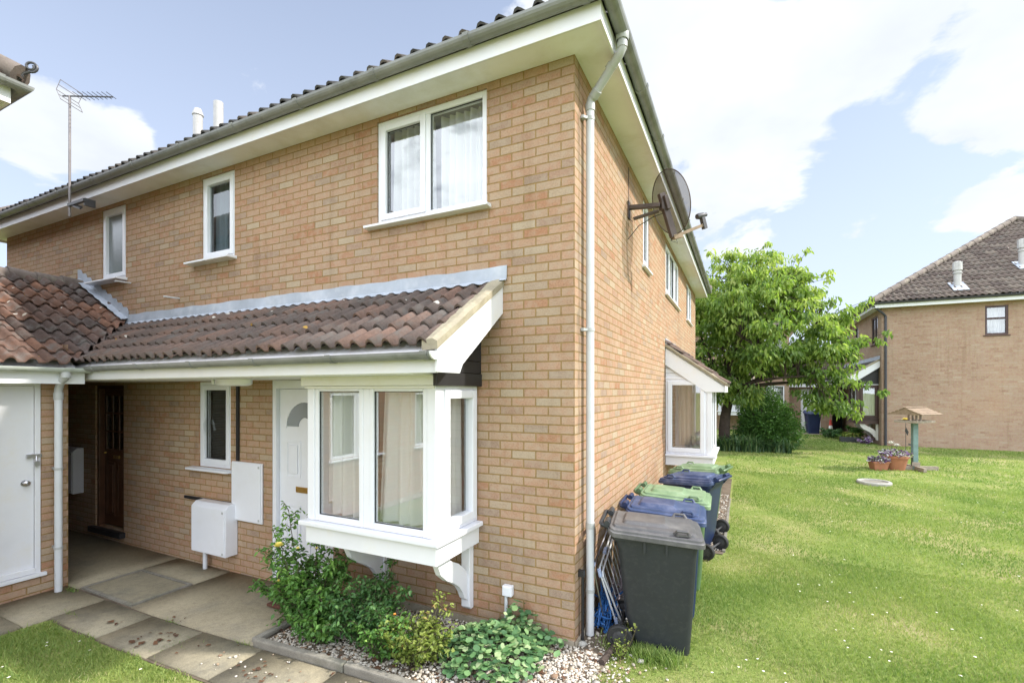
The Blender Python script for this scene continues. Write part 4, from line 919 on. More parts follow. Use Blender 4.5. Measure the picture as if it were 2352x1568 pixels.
for x0, x1, y0, y1 in ((-a, a, -b_, -b_+.03), (-a, a, b_-.03, b_), (-a, -a+.03, -b_+.03, b_-.03), (a-.03, a, -b_+.03, b_-.03)): m.box(x0, x1, y0, y1, -.0, .027)
m.build('frame', 'kerb', mh); m = MB(); m.box(-a+.04, a-.04, -b_+.04, b_-.04, -.0, .022); m.build('lid', 'slab', mh)
structure(grid_sheet('far_path', np.arange(1.0, 5.4, .4), np.arange(20.6, 22.2, .4), .012, 'concrete'))
structure(grid_sheet('gravel_bed', np.arange(-2.47, .31, .12), np.arange(-1.0, .01, .1), .014, 'soil'))
structure(grid_sheet('gravel_bed', np.array([0, .1, .2, .3]), np.arange(0, 3.0, .3), .010, 'soil'))
structure(grid_sheet('gravel_bed', np.array([0, .35, .7, 1.0]), np.arange(2.9, 8.6, .3), .010, 'soil'))
kx = [-2.47, -1.45, -.55, .22]
LBL = ['concrete edging stone beside the paving corner at the rose bush', 'concrete edging stone in front of the lime coloured shrub', 'concrete edging stone at the lawn end of the bed']
for i in range(3):
    x0, x1 = kx[i]+.006, kx[i+1]-.006; zz = gzf((x0+x1)/2, -1.03)
    m = MB(Matrix.Identity(4)); m.box(x0-(x0+x1)/2, x1-(x0+x1)/2, -.03, .03, -.08, .075); o = m.build('edging_stone', 'kerb', None, bevel=.012); o.location = ((x0+x1)/2, -1.025, zz)
    o.rotation_euler = (0, -math.atan2(gzf(x1,-1)-gzf(x0,-1), x1-x0), 0); tag(o, LBL[i], 'edging stone', 'concrete edging stones of the front bed')
m = MB(); m.box(-.03, .03, -.50, .03, -.08, .06)
o = m.build('edging_stone', 'kerb', None, bevel=.012); o.location = (-2.50, -.52, gzf(-2.5,-.5)); tag(o, 'concrete edging stone running back towards the front door', 'edging stone', 'concrete edging stones of the front bed')
o = MB(); o.tube([(.265, -.16, .03), (.30, .10, .035), (.305, .16, .03)], .026, 8); tag(o.build('edging_log', 'bark'), 'short rotting log edging the gravel at the house corner', 'log')
m = MB()
for i in range(5): m.box(.985, 1.02, 3.0+i*1.1, 3.0+i*1.1+1.08, -.05, .03)
tag(m.build('bed_edging', 'kerb'), 'low pale edging of the gravel strip by the side bay', 'edging')

rng = np.random.default_rng(5)
ICO = None
def ico():
    global ICO
    bm = bmesh.new(); bmesh.ops.create_icosphere(bm, subdivisions=1, radius=1); V = np.array([v.co[:] for v in bm.verts]); F = np.array([[v.index for v in f.verts] for f in bm.faces]); bm.free(); ICO = (V, F)
ico()
def pebbles(name, P, size, mat, seed=1):
    rg = np.random.default_rng(seed); n = len(P); V, F = ICO
    s = rg.lognormal(0, .35, (n, 1))*size*np.stack([rg.uniform(.8,1.3,n), rg.uniform(.7,1.1,n), rg.uniform(.45,.8,n)], 1)
    a = rg.uniform(0, 6.28, n); c, si = np.cos(a), np.sin(a)
    L = V[None]*s[:, None, :]*rg.uniform(.8, 1.15, (n, len(V), 1)); X = L[..., 0]*c[:, None]-L[..., 1]*si[:, None]; Y = L[..., 0]*si[:, None]+L[..., 1]*c[:, None]
    W = np.stack([X, Y, L[..., 2]], -1)+P[:, None, :]
    FF = F[None]+(np.arange(n)*len(V))[:, None, None]
    return np_mesh(name, W.reshape(-1, 3), FF.reshape(-1, 3), np.repeat(rg.random(n), len(V)), mat)
def scatter(n, x0, x1, y0, y1, dz=0., seed=2):
    rg = np.random.default_rng(seed); x = rg.uniform(x0, x1, n); y = rg.uniform(y0, y1, n); return np.stack([x, y, gz(x, y)+dz], 1)
P1 = scatter(11000, -2.44, .26, -.98, -.02, .02, 2); k = rng.random(len(P1)); keep = k < np.where(P1[:,0] > -.55, .75, .62); P1 = P1[keep]
spill = np.stack([rng.normal(.15, .22, 700), rng.normal(-.30, .28, 700)], 1); spill = np.column_stack([spill, gz(spill[:,0], spill[:,1])+.012]); spill = spill[(spill[:,1] < -.03) | (spill[:,0] > .03)]; spill = spill[spill[:,1] < .12]
P2 = scatter(500, .03, .30, .02, 2.9, .012, 4); P3 = scatter(2600, .03, .97, 2.95, 6.5, .014, 6)
tag(pebbles('white_gravel', np.vstack([P1, spill, P2, P3]), .0098, 'pebble', 8), 'white and buff decorative gravel in the bed and along the wall', 'gravel', kind='stuff')
st = [(.52, .02, .045, 'pale flint stone on the grass in front of the black bin'), (.045, .06, .05, 'brown cobble at the foot of the downpipe'), (.30,-.42,.03,'chip of buff stone lying on the grass near the log')]
for x, y, s, l in st: tag(pebbles('loose_stone', np.array([[x, y, gzf(x, y)+s*.4]]), s, 'stone_grey', int(x*100)), l, 'stone')
# fallen leaves and white grit on the path
def flat_bits(name, P, size, mat, seed):
    rg = np.random.default_rng(seed); n = len(P); a = rg.uniform(0, 6.28, n); s = size*rg.lognormal(0, .4, n)
    t = np.array([[-1,-.35,0],[.2,-.6,.3],[1,.1,.1],[.1,.6,.25],[-.7,.4,0]]); L = t[None]*s[:, None, None]*rg.uniform(.7, 1.3, (n, 5, 1)); c, si = np.cos(a)[:, None], np.sin(a)[:, None]
    W = np.stack([L[...,0]*c-L[...,1]*si, L[...,0]*si+L[...,1]*c, L[...,2]], -1)+P[:, None, :]
    F = (np.array([[0,1,4],[1,3,4],[1,2,3]])[None]+(np.arange(n)*5)[:, None, None]).reshape(-1, 3)
    return np_mesh(name, W.reshape(-1, 3), F, np.repeat(rg.random(n), 5), mat)
cl_ = []
for x, y, s, n in [(-3.45,-1.38,.13,26), (-3.3,-1.2,.06,10), (-4.05,-1.30,.05,8), (-3.62,-1.02,.05,8), (-2.1,-1.3,.13,22), (-1.8,-1.42,.12,20), (-1.2,-1.3,.2,22), (-2.4,-.7,.12,20), (-1.3,-.9,.4,40), (-3.0,-1.25,.3,14), (.1,-.1,.12,30), (-.2,-.5,.25,30)]:
    n = max(3, n//2); q = np.stack([rng.normal(x, s, n), rng.normal(y, s*.5, n)], 1); cl_.append(q)
q = np.vstack(cl_); tag(flat_bits('fallen_leaves', np.column_stack([q, gz(q[:,0], q[:,1])+.028]), .018, 'dead_leaf', 3), 'brown fallen leaves and husks scattered on path and bed', 'leaves', kind='stuff')
q = scatter(70, -2.6, -.3, -1.5, -1.08, .024, 9); tag(pebbles('stray_gravel', q, .009, 'pebble', 4), 'white gravel chips strayed onto the path', 'gravel', kind='stuff')

# ------------------------------------------------------------------ grass
def lawn_ok(x, y):
    front = (y < -1.535+.02*np.sin(x*9)) & (x > -4.74+.02*np.sin(y*11)); 
    right = (y > -1.6) & (x > .27+.03*np.sin(y*7)) & ~((y > 2.85) & (y < 8.6) & (x < 1.04)) & ~((x < .8) & (y > 4.9) & (y < 6.5))
    right &= ~((x > 1.0) & (x < 5.4) & (y > 20.55)); right &= ~((x > 5.5) & (y > 16.8)) & (y < 22)
    tree_bed = ((x-1.6)/1.9)**2+((y-14.6)/1.0)**2 < 1
    return (front | right) & ~tree_bed
def grass(name, n, x0, x1, y0, y1, h, wd, seed, label):
    rg = np.random.default_rng(seed); x = rg.uniform(x0, x1, n); y = rg.uniform(y0, y1, n); ok = lawn_ok(x, y); x, y = x[ok], y[ok]; n = len(x)
    # tufts and worn dry patches
    f = np.sin(x*1.7+1.3*np.sin(y*1.1))+np.sin(y*2.3+x*.6+1)+.6*np.sin(x*5.1+y*3.7); dry = np.clip((f-.35)/1.8, 0, 1)
    worn = np.exp(-(((x-.8)/.55)**2+((y+.05)/.28)**2))+.8*np.exp(-(((x-1.6)/.5)**2+((y-1.2)/.5)**2))+.6*np.exp(-(((x-2.2)/.9)**2+((y-4.0)/.5)**2))+.8*np.exp(-(((x+3.4)/.5)**2+((y+2.0)/.3)**2))
    worn = worn+.6*np.exp(-(((x-2.6)/.7)**2+((y-1.4)/.35)**2))+.55*np.exp(-(((x-3.6)/.8)**2+((y-2.9)/.45)**2))+.5*np.exp(-(((x-1.9)/.6)**2+((y+.5)/.25)**2)); dry = np.clip(dry+worn, 0, 1); keep = rg.random(n) > dry*.45; x, y, dry = x[keep], y[keep], dry[keep]; n = len(x)
    H = h*rg.lognormal(0, .35, n)*(1-.4*dry); a = rg.uniform(0, 6.28, n); ln = rg.uniform(.25, 1.1, n)*H; b = rg.uniform(0, 6.28, n)
    w2 = wd*rg.uniform(.6, 1.4, n)/2; z = gz(x, y)
    base = np.stack([x, y, z], 1); s = np.stack([np.cos(a)*w2, np.sin(a)*w2, 0*x], 1)
    mid = base+np.stack([np.cos(b)*ln*.35, np.sin(b)*ln*.35, H*.6], 1); tip = base+np.stack([np.cos(b)*ln, np.sin(b)*ln, H], 1)
    V = np.stack([base-s, base+s, mid+s*.8, mid-s*.8, tip], 1); F = np.array([[0,1,2],[0,2,3],[3,2,4]])[None]+(np.arange(n)*5)[:, None, None]
    r = np.clip(rg.random(n)*.5+.08+.55*dry*rg.random(n)+.16*np.sin(x*2.3+y*1.1+np.sin(y*1.7))*np.sin(y*1.9-x*.8), 0, 1)
    return tag(np_mesh(name, V.reshape(-1, 3), F.reshape(-1, 3), np.repeat(r, 5), 'grass_blade'), label, 'grass', kind='stuff')
grass('grass', 60000, -4.8, -1.2, -3.4, -1.5, .028, .0055, 1, 'short mown grass at the near left of the path')
grass('grass', 150000, .25, 4.2, -1.6, 3.2, .025, .0055, 2, 'short sunlit lawn grass beside the bins')
grass('grass', 110000, .25, 9, 3.2, 9.5, .026, .009, 3, 'lawn grass in the middle of the green')
grass('grass', 80000, .8, 16, 9.5, 21, .03, .016, 4, 'lawn grass in front of the far house')
def tuft(name, n, cx, cy, sx, sy, h, seed, label, wd=.006):
    rg = np.random.default_rng(seed); x = rg.normal(cx, sx, n); y = rg.normal(cy, sy, n); H = h*rg.uniform(.5, 1.2, n); b = rg.uniform(0, 6.28, n); a = b+1.57; ln = H*rg.uniform(.2, .9, n); z = gz(x, y)
    base = np.stack([x, y, z], 1); s = np.stack([np.cos(a), np.sin(a), 0*x], 1)*wd/2; mid = base+np.stack([np.cos(b)*ln*.4, np.sin(b)*ln*.4, H*.65], 1); tip = base+np.stack([np.cos(b)*ln, np.sin(b)*ln, H], 1)
    V = np.stack([base-s, base+s, mid+s*.8, mid-s*.8, tip], 1); F = np.array([[0,1,2],[0,2,3],[3,2,4]])[None]+(np.arange(n)*5)[:, None, None]
    return tag(np_mesh(name, V.reshape(-1, 3), F.reshape(-1, 3), np.repeat(rg.random(n)*.5, 5), 'grass_blade'), label, 'grass', kind='stuff')
tuft('long_grass', 1700, .52, .13, .14, .06, .075, 5, 'longer green grass at the wheel of the black bin')
def daisies(pts, seed):
    rg = np.random.default_rng(seed); Vs = []; Fs = []; rn = []; o = 0
    for x, y in pts:
        s = .0085*rg.uniform(.8, 1.3); z = gzf(x, y)+.036*rg.uniform(.7, 1.2); n = 8
        Vs += [(x, y, z+.003)]+[(x+s*math.cos(2*math.pi*k/n), y+s*math.sin(2*math.pi*k/n), z-.001+.004*rg.random()) for k in range(n)]; Fs += [(o, o+1+k, o+1+(k+1) % n) for k in range(n)]; rn += [.2]*(n+1); o += n+1
        Vs += [(x+.0035*math.cos(k*2.1), y+.0035*math.sin(k*2.1), z+.006) for k in range(3)]; Fs += [(o, o+1, o+2)]; rn += [1.]*3; o += 3
    return np_mesh('daisies', Vs, Fs, rn, 'daisy')
dp_ = [tuple(p) for c, s, n in [((.95,-.55),.12,10), ((1.35,.35),.1,9), ((1.25,.1),.1,6), ((2.0,.9),.12,9), ((1.1,-.75),.2,8), ((2.6,1.4),.5,18), ((3.0,3.0),.8,30), ((-3.9,-1.75),.25,16), ((-3.0,-1.9),.3,8), ((3.4,6.5),1.2,40), ((2.3,5.2),.5,16), ((5.0,9.5),1.6,60), ((4.0,14.0),1.0,50), ((1.8,2.4),.4,14)] for p in rng.normal(c, (s, s), (max(3, n*5//9), 2))]
tag(daisies([p for p in dp_ if lawn_ok(np.array(p[0]), np.array(p[1]))], 3), 'white daisies dotted through the lawns', 'daisies', kind='stuff')

# ------------------------------------------------------------------ wheelie bins
def rrect(x0, x1, y0, y1, r, z, n=5, zf=None):
    pts = []
    for cx, cy, a0 in ((x1-r, y1-r, 0), (x0+r, y1-r, 90), (x0+r, y0+r, 180), (x1-r, y0+r, 270)):
        for i in range(n+1): a = R(a0+90*i/n); x = cx+r*math.cos(a); y = cy+r*math.sin(a); pts.append((x, y, zf(x, y) if zf else z))
    return pts
def bin_(label, body, lid, loc, rz, tilt=0):
    t = thing('wheelie_bin', label, 'wheelie bin', loc, rz, 'wheelie bins along the side wall')
    m = MB()
    m.loft([rrect(-.12,.265,-.205,.205,.05,.0), rrect(-.14,.27,-.208,.208,.05,.04), rrect(-.205,.285,-.222,.222,.05,.25), rrect(-.262,.315,-.255,.255,.045,.80), rrect(-.29,.325,-.262,.262,.04,.88),
            rrect(-.305,.345,-.280,.280,.04,.885), rrect(-.305,.347,-.282,.282,.04,.935)])
    for s in (-1, 1):   # stiffening ribs below the rim
        for x in (-.06, .10): m.box(x-.008, x+.008, s*.262-.012, s*.262+.012, .80, .885)
    b = m.build('body', body, t)
    m = MB(); sl = lambda z: (lambda x, y: z-.045*(x+.02)+(.03*max(0, (-.26-x)/.08)))
    def lr(a, z, r=.05): return rrect(-.335+a*.7, .372-a, -.302+a, .302-a, max(.02, r-a*.4), 0, 5, sl(z))
    m.loft([lr(.012,.888), lr(0,.892), lr(0,.925), lr(.006,.932), lr(.012,.934), lr(.014,.950), lr(.022,.956), lr(.055,.960), lr(.060,.976), lr(.068,.981), lr(.10,.983),
            rrect(-.23,.13,-.165,.165,.03,0,5,sl(.984)), rrect(-.215,.10,-.15,.15,.03,0,5,sl(1.006)), rrect(-.205,.09,-.14,.14,.03,0,5,sl(1.009))])
    l = m.build('lid', lid, t)
    m = MB()
    for s in (-1, 1):
        p = [(.16, s*.245, .965), (.175, s*.262, .992), (.245, s*.262, .990), (.265, s*.245, .958)]; m.tube(p, [.014, .012, .012, .014], 8); m.prism([(.15, s*.235), (.28, s*.235), (.26, s*.275), (.17, s*.275)], 'z', .955, .968)
    m.build('lid_grip', lid, l)
    m = MB(); m.tube([(-.30,-.22,.955), (-.385,-.215,.985), (-.395,-.19,.99), (-.395,.19,.99), (-.385,.215,.985), (-.30,.22,.955)], .017, 10)
    m.prism([(-.30,.88), (-.345,.94), (-.345,.97), (-.30,.985)], 'y', -.23, -.19); m.prism([(-.30,.88), (-.345,.94), (-.345,.97), (-.30,.985)], 'y', .19, .23)
    m.tube([(-.345, -.24, 1.0), (-.345, -.10, 1.0)], .024, 10); m.tube([(-.345, .10, 1.0), (-.345, .24, 1.0)], .024, 10); m.build('handle', body, t)
    m = MB(); m.tube([(-.245, -.27, .1), (-.245, .27, .1)], .012, 8); m.build('axle', 'dark_metal', t)
    for s in (-1, 1):
        m = MB(); T = Matrix.Translation((-.245, s*.255, .1)) @ Matrix.Rotation(R(90), 4, 'X'); m.T = T
        m.lathe([(.062, -.026), (.09, -.028), (.10, -.016), (.10, .016), (.09, .028), (.062, .026), (.062, -.026)], n=24); w = m.build('wheel', 'rubber', t)
        m = MB(T); m.lathe([(0, -.018), (.03, -.02), (.061, -.012), (.061, .012), (.03, .02), (0, .018)], n=20)
        for k in range(6): a = k*math.pi/3; m.bar((.02*math.cos(a), .02*math.sin(a), s*-.015), (.058*math.cos(a), .058*math.sin(a), s*-.015), .010, .016, (0,0,1))
        m.build('rim', 'dark_metal', w)
    return t
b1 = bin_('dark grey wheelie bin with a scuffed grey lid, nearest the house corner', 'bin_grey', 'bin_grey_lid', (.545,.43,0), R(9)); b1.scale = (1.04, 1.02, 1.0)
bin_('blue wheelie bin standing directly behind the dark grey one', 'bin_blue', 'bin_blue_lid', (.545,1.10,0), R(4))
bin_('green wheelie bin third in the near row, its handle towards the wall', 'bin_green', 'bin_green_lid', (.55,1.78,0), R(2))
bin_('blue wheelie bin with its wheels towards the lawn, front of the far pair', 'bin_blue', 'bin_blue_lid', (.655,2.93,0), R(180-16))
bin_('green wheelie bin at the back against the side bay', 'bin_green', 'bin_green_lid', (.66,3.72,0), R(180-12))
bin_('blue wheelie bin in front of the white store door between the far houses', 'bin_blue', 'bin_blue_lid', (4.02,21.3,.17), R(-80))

# folded clothes airer leaning on the wall, and the tangle of blue line under it
t = thing('clothes_airer', 'folded white wire clothes airer leaning against the wall behind the downpipe', 'clothes airer', (.0, .0, .0))
def airer_frame(c, r, nb):
    m = MB(); A, B, C, D = [Vector(p) for p in c]      # near bottom, far bottom, near top, far top
    P = lambda a, b: (A.lerp(B, a)).lerp(C.lerp(D, a), b)
    m.tube([P(0,0), P(0,.95), P(.03,1), P(.97,1), P(1,.95), P(1,0), P(0,0)], r, 8)
    for i in range(1, nb): m.tube([P(i/nb,.02), P(i/nb,.99)], r*.5, 6, cap=False)
    return m
airer_frame([(.25,.42,.03), (.24,1.25,.05), (.125,.275,.56), (.075,1.10,.80)], .0085, 9).build('frame', 'pipe_white', t)
airer_frame([(.285,.47,.03), (.28,1.20,.05), (.150,.28,.53), (.10,1.05,.77)], .0085, 0).build('frame', 'pipe_white', t)
airer_frame([(.16,.36,.03), (.15,1.22,.05), (.075,.27,.58), (.04,1.12,.83)], .0075, 8).build('frame', 'steel', t)
for p, q in (((.125,.275,.565),(.135,.29,.50)), ((.075,1.10,.80),(.09,1.11,.72)), ((.25,.42,.03),(.235,.40,.12)), ((.11,.50,.63),(.105,.57,.655)), ((.075,.27,.58),(.07,.31,.60))):
    m = MB(); m.tube([p, q], .017, 8); m.build('joint', 'plastic_blue', t)
def tangle(name, label, cat, c, sx, sy, h, n, r, mat, seed):
    rg = random.Random(seed); m = MB()
    for k in range(n):
        a = [Vector((c[0]+rg.gauss(0, sx), c[1]+rg.gauss(0, sy), c[2]+abs(rg.gauss(0, h)))) for _ in range(5)]; pts = []
        for i in range(4):
            for j in range(4): s = j/4; pts.append(a[i].lerp(a[i+1], s*s*(3-2*s))+Vector((rg.uniform(-.01,.01), rg.uniform(-.01,.01), 0)))
        for p in pts: p.x = min(max(.02, p.x), .25); p.y = max(p.y, .27)
        m.tube(pts, r, 6)
    return tag(m.build(name, mat), label, cat)
tangle('blue_line', 'tangled heap of blue washing line and netting behind the downpipe', 'washing line', (.13,.46,.02), .05, .13, .16, 26, .0075, 'rope_blue', 4)
tangle('metal_rods', 'bundle of grey rods and ropes slumped beside the blue line', 'rods', (.18,.72,.03), .03, .14, .22, 14, .009, 'rag_grey', 8)

# ------------------------------------------------------------------ leaves
def leaf_mesh(name, P, L, Wd, mat, parent=None, seed=1, droop=.4, flat=0., fold=.25, rnd=None, round_=False, dirs=None):
    rg = np.random.default_rng(seed); n = len(P); P = np.asarray(P)
    if dirs is None: a = rg.uniform(0, 6.28, n); d = np.stack([np.cos(a), np.sin(a), -droop+rg.normal(0, .45*(1-flat), n)], 1)
    else: d = np.asarray(dirs)+rg.normal(0, .15, (n, 3))
    d /= np.linalg.norm(d, axis=1)[:, None]; up = np.stack([rg.normal(0, .45*(1-flat)+.12, n), rg.normal(0, .45*(1-flat)+.12, n), np.ones(n)], 1)
    s = np.cross(d, up); s /= np.linalg.norm(s, axis=1)[:, None]; u = np.cross(s, d)
    l = L*rg.lognormal(0, .25, n)[:, None]; w = Wd*rg.lognormal(0, .2, n)[:, None]
    if round_:
        k = 7; pts = [P]
        for i in range(k): an = 2*math.pi*i/k; pts.append(P+d*l*.5*(math.cos(an)+.6)+s*w*.5*math.sin(an)+u*l*(.10 if i % 2 else -.02))
        V = np.stack(pts, 1); F = np.array([[0,1+i,1+(i+1) % k] for i in range(k)]); m = k+1
    else:
        V = np.stack([P, P+d*l*.35+s*w*.5+u*w*fold, P+d*l*.75+s*w*.36+u*w*fold*.6-np.array([0,0,1])*l*.06, P+d*l-np.array([0,0,1])*l*.18, P+d*l*.75-s*w*.36+u*w*fold*.6-np.array([0,0,1])*l*.06, P+d*l*.35-s*w*.5+u*w*fold], 1)
        F = np.array([[0,1,2],[0,2,3],[0,3,4],[0,4,5]]); m = 6
    FF = F[None]+(np.arange(n)*m)[:, None, None]
    r = rg.random(n) if rnd is None else np.clip(rnd+rg.normal(0, .16, n), 0, 1)
    return np_mesh(name, V.reshape(-1, 3), FF.reshape(-1, 3), np.repeat(r, m), mat, parent)

def shrub(name, label, loc, size, n, L, Wd, leaf, seed, stems=9, droop=.2, nsprig=60, cat='shrub', wild=(), round_=False, base=.12, per=9):
    """stems rising from the base, side sprigs along them, leaves on the sprigs"""
    rg = np.random.default_rng(seed); t = thing(name, label, cat, loc); m = MB(); P = []; D = []; rn = []
    tips = []
    for k in range(stems):
        a = 2*math.pi*k/stems+rg.uniform(-.4,.4); rr = rg.uniform(.15, 1.)**.6; h = size[2]*rg.uniform(.75, 1.0)*(1-.35*rr*rr)
        tips.append((size[0]*rr*math.cos(a)*.9, size[1]*rr*math.sin(a)*.9, h))
    tips += list(wild)
    segs = []
    for q in tips:
        q = Vector(q); b = Vector((q.x*base, q.y*base, 0)); c = b.lerp(q, .5)+Vector((rg.normal(0,.02), rg.normal(0,.02), .08*q.z)); pts = []
        for i in range(7): s = i/6; pts.append((1-s)**2*b+2*s*(1-s)*c+s*s*q)
        m.tube(pts, [.007*(1-.65*i/6) for i in range(7)], 5); segs.append(pts)
    for k in range(nsprig):
        pts = segs[rg.integers(len(segs))]; s = rg.uniform(.22, 1)*5.99; i = int(s); p = pts[i].lerp(pts[i+1], s-i); a = rg.uniform(0, 6.28); ln = rg.uniform(.06, .16)*size[2]/.5*(1.15-.5*s/6)
        e = p+Vector((math.cos(a)*ln, math.sin(a)*ln, ln*rg.uniform(-.25, .8))); m.tube([p, p.lerp(e, .5)+Vector((0,0,.1*ln)), e], [.003, .0025, .0015], 4, cap=False)
        sh = rg.random()
        for j in range(per):
            f = (j+1)/per; P.append(p.lerp(e, f)+Vector((rg.normal(0,.012), rg.normal(0,.012), rg.normal(0,.012)))); rn.append(.25+.35*(p.z/size[2])+.3*(sh-.5))
    m.build('stems', 'stem', t)
    for pts in segs:
        for j in range(max(3, per//2)): s = rg.uniform(.55, 1)*5.99; i = int(s); P.append(pts[i].lerp(pts[i+1], s-i)+Vector((rg.normal(0,.02), rg.normal(0,.02), rg.normal(0,.02)))); rn.append(.55)
    P = np.array([p[:] for p in P])
    leaf_mesh('leaves', P, L, Wd, leaf, t, seed, droop=droop, rnd=np.array(rn), round_=round_)
    return t
def flower(t, p, r, mat, name='flower', n=9, seed=1):
    rg = random.Random(seed); m = MB()
    for ring in (1, .65):
        for k in range(n):
            a = 2*math.pi*k/n+ring*3; c = Vector((math.cos(a), math.sin(a), .45 if ring == 1 else 1.3)); s = Vector((-math.sin(a), math.cos(a), 0))
            b = Vector(p); e = b+c*r*ring; m.add([b-s*r*.1, b.lerp(e,.6)-s*r*.38, e-s*r*.15+Vector((0,0,r*.1)), e+s*r*.15+Vector((0,0,r*.1)), b.lerp(e,.6)+s*r*.38, b+s*r*.1], [(0,1,2,3,4,5)])
    m.build(name, mat, t, fix=False)
rb = shrub('rose_bush', 'tall loose rose bush with one pale yellow bloom in front of the white door', (-2.30,-.62,gzf(-2.3,-.6)), (.64,.45,.70), 0, .039, .025, 'leaf_rose', 11, 17, .25, 470, 'rose bush', wild=((-.42,.12,1.0),(-.36,-.1,.88),(-.2,.25,.95),(-.62,.05,.62),(.25,.3,.78)), per=11)
flower(rb, (-.20,-.16,.75), .042, 'yellow_petal', seed=2); flower(rb, (.07,.02,.72), .016, 'yellow_petal', n=6); flower(rb, (.02,-.14,.76), .018, 'yellow_petal', n=6); flower(rb, (-.25,-.12,.42), .018, 'yellow_petal', n=6)
r2 = shrub('rose_bush', 'lower dark green rose bush with tiny buds under the bay window', (-1.62,-.62,gzf(-1.6,-.6)), (.46,.38,.56), 0, .034, .022, 'leaf_rose_dark', 12, 15, .25, 360, 'rose bush', wild=((.1,.25,.66),(.38,.05,.5),(-.3,.1,.5)), per=11)
flower(r2, (.38,-.1,.35), .014, 'orange_petal', n=5)
shrub('lime_shrub', 'yellow green shrub with coppery tips between the rose and the ground cover', (-1.0,-.76,gzf(-.9,-.7)), (.33,.25,.42), 0, .029, .020, 'leaf_lime', 13, 18, .1, 260, 'shrub', per=10, wild=((.22,.12,.46),(.05,.25,.48)))
shrub('bushy_shrub', 'small mid green shrub between the two rose bushes', (-2.0,-.80,gzf(-2,-.8)), (.36,.24,.36), 0, .038, .025, 'leaf_rose', 14, 12, .2, 150, 'shrub')
shrub('lime_shrub', 'pinkish green twiggy shrub leaning over the edging stone', (-1.28,-.80,gzf(-1.1,-.6)), (.30,.24,.42), 0, .030, .020, 'leaf_rose', 19, 12, .1, 150, 'shrub')
# creeping round leaved ground cover
t = thing('ground_cover_plant', 'creeping round leaved plant spreading over the gravel below the bracket', 'ground cover', (-.52,-.45,gzf(-.5,-.4)))
n = 950; a = rng.uniform(0, 6.28, n); r_ = np.sqrt(rng.random(n)); x = .44*r_*np.cos(a)-.02; y = .36*r_*np.sin(a); z = .05+.17*(1-r_**2)*rng.uniform(.5, 1.15, n)+.03*rng.random(n)
x2 = rng.normal(.10, .14, 170); y2 = np.clip(rng.normal(.34, .06, 170), -.1, .40); z2 = .06+rng.random(170)*.26*np.exp(-((x2-.06)/.16)**2)+.02; x3 = rng.normal(.30,.09,60); y3 = rng.normal(.28,.08,60); z3 = .04+.10*rng.random(60)
P = np.column_stack([np.concatenate([x, x2, x3]), np.concatenate([y, y2, y3]), np.concatenate([z, z2, z3])]); P = P[P[:,1] < .41]
leaf_mesh('leaves', P, .046, .050, 'leaf_ivy', t, 15, droop=.15, flat=.6, round_=True)
m = MB()
for k in range(40): p = P[rng.integers(len(P))]; m.tube([(p[0]*.6, p[1]*.6, 0), (p[0]*.85, p[1]*.85, p[2]*.6), tuple(p)], .0035, 4, cap=False)
m.build('stems', 'stem', t)
shrub('weed', 'thin yellow green weed growing in front of the black bin wheel', (.37,.0,0), (.10,.08,.20), 0, .022, .015, 'leaf_lime', 16, 3, .0, 16, 'weed', wild=((.12,.02,.27),(.05,-.02,.24)), per=5)
for k, (x, y, l) in enumerate([(-3.62,-1.058,'weed tuft in the long paving joint'), (-3.12,-1.30,'grassy weeds along a cross joint of the path'), (-4.72,-1.38,'ragged grass creeping over the corner of the path'), (-2.60,-1.06,'moss and weeds where the kerb meets the paving')]):
    tag(tuft('weed', 70, x, y, .07, .015 if k != 1 else .1, .035, 60+k, l, .004), l, 'weed')
tag(tuft('weed', 60, -5.38, -1.12, .05, .02, .06, 21, 'x'), 'little weed tuft at the foot of the store corner', 'weed'); 
mt = MB(); mt.box(-.30, .30, -.20, .20, .0, .028); o = mt.build('door_mat', 'mat_brown', None, bevel=.008); o.location = (-2.74, -.30, gzf(-2.74,-.30)+.022); tag(o, 'rust brown door mat half hidden by the rose bush', 'door mat')

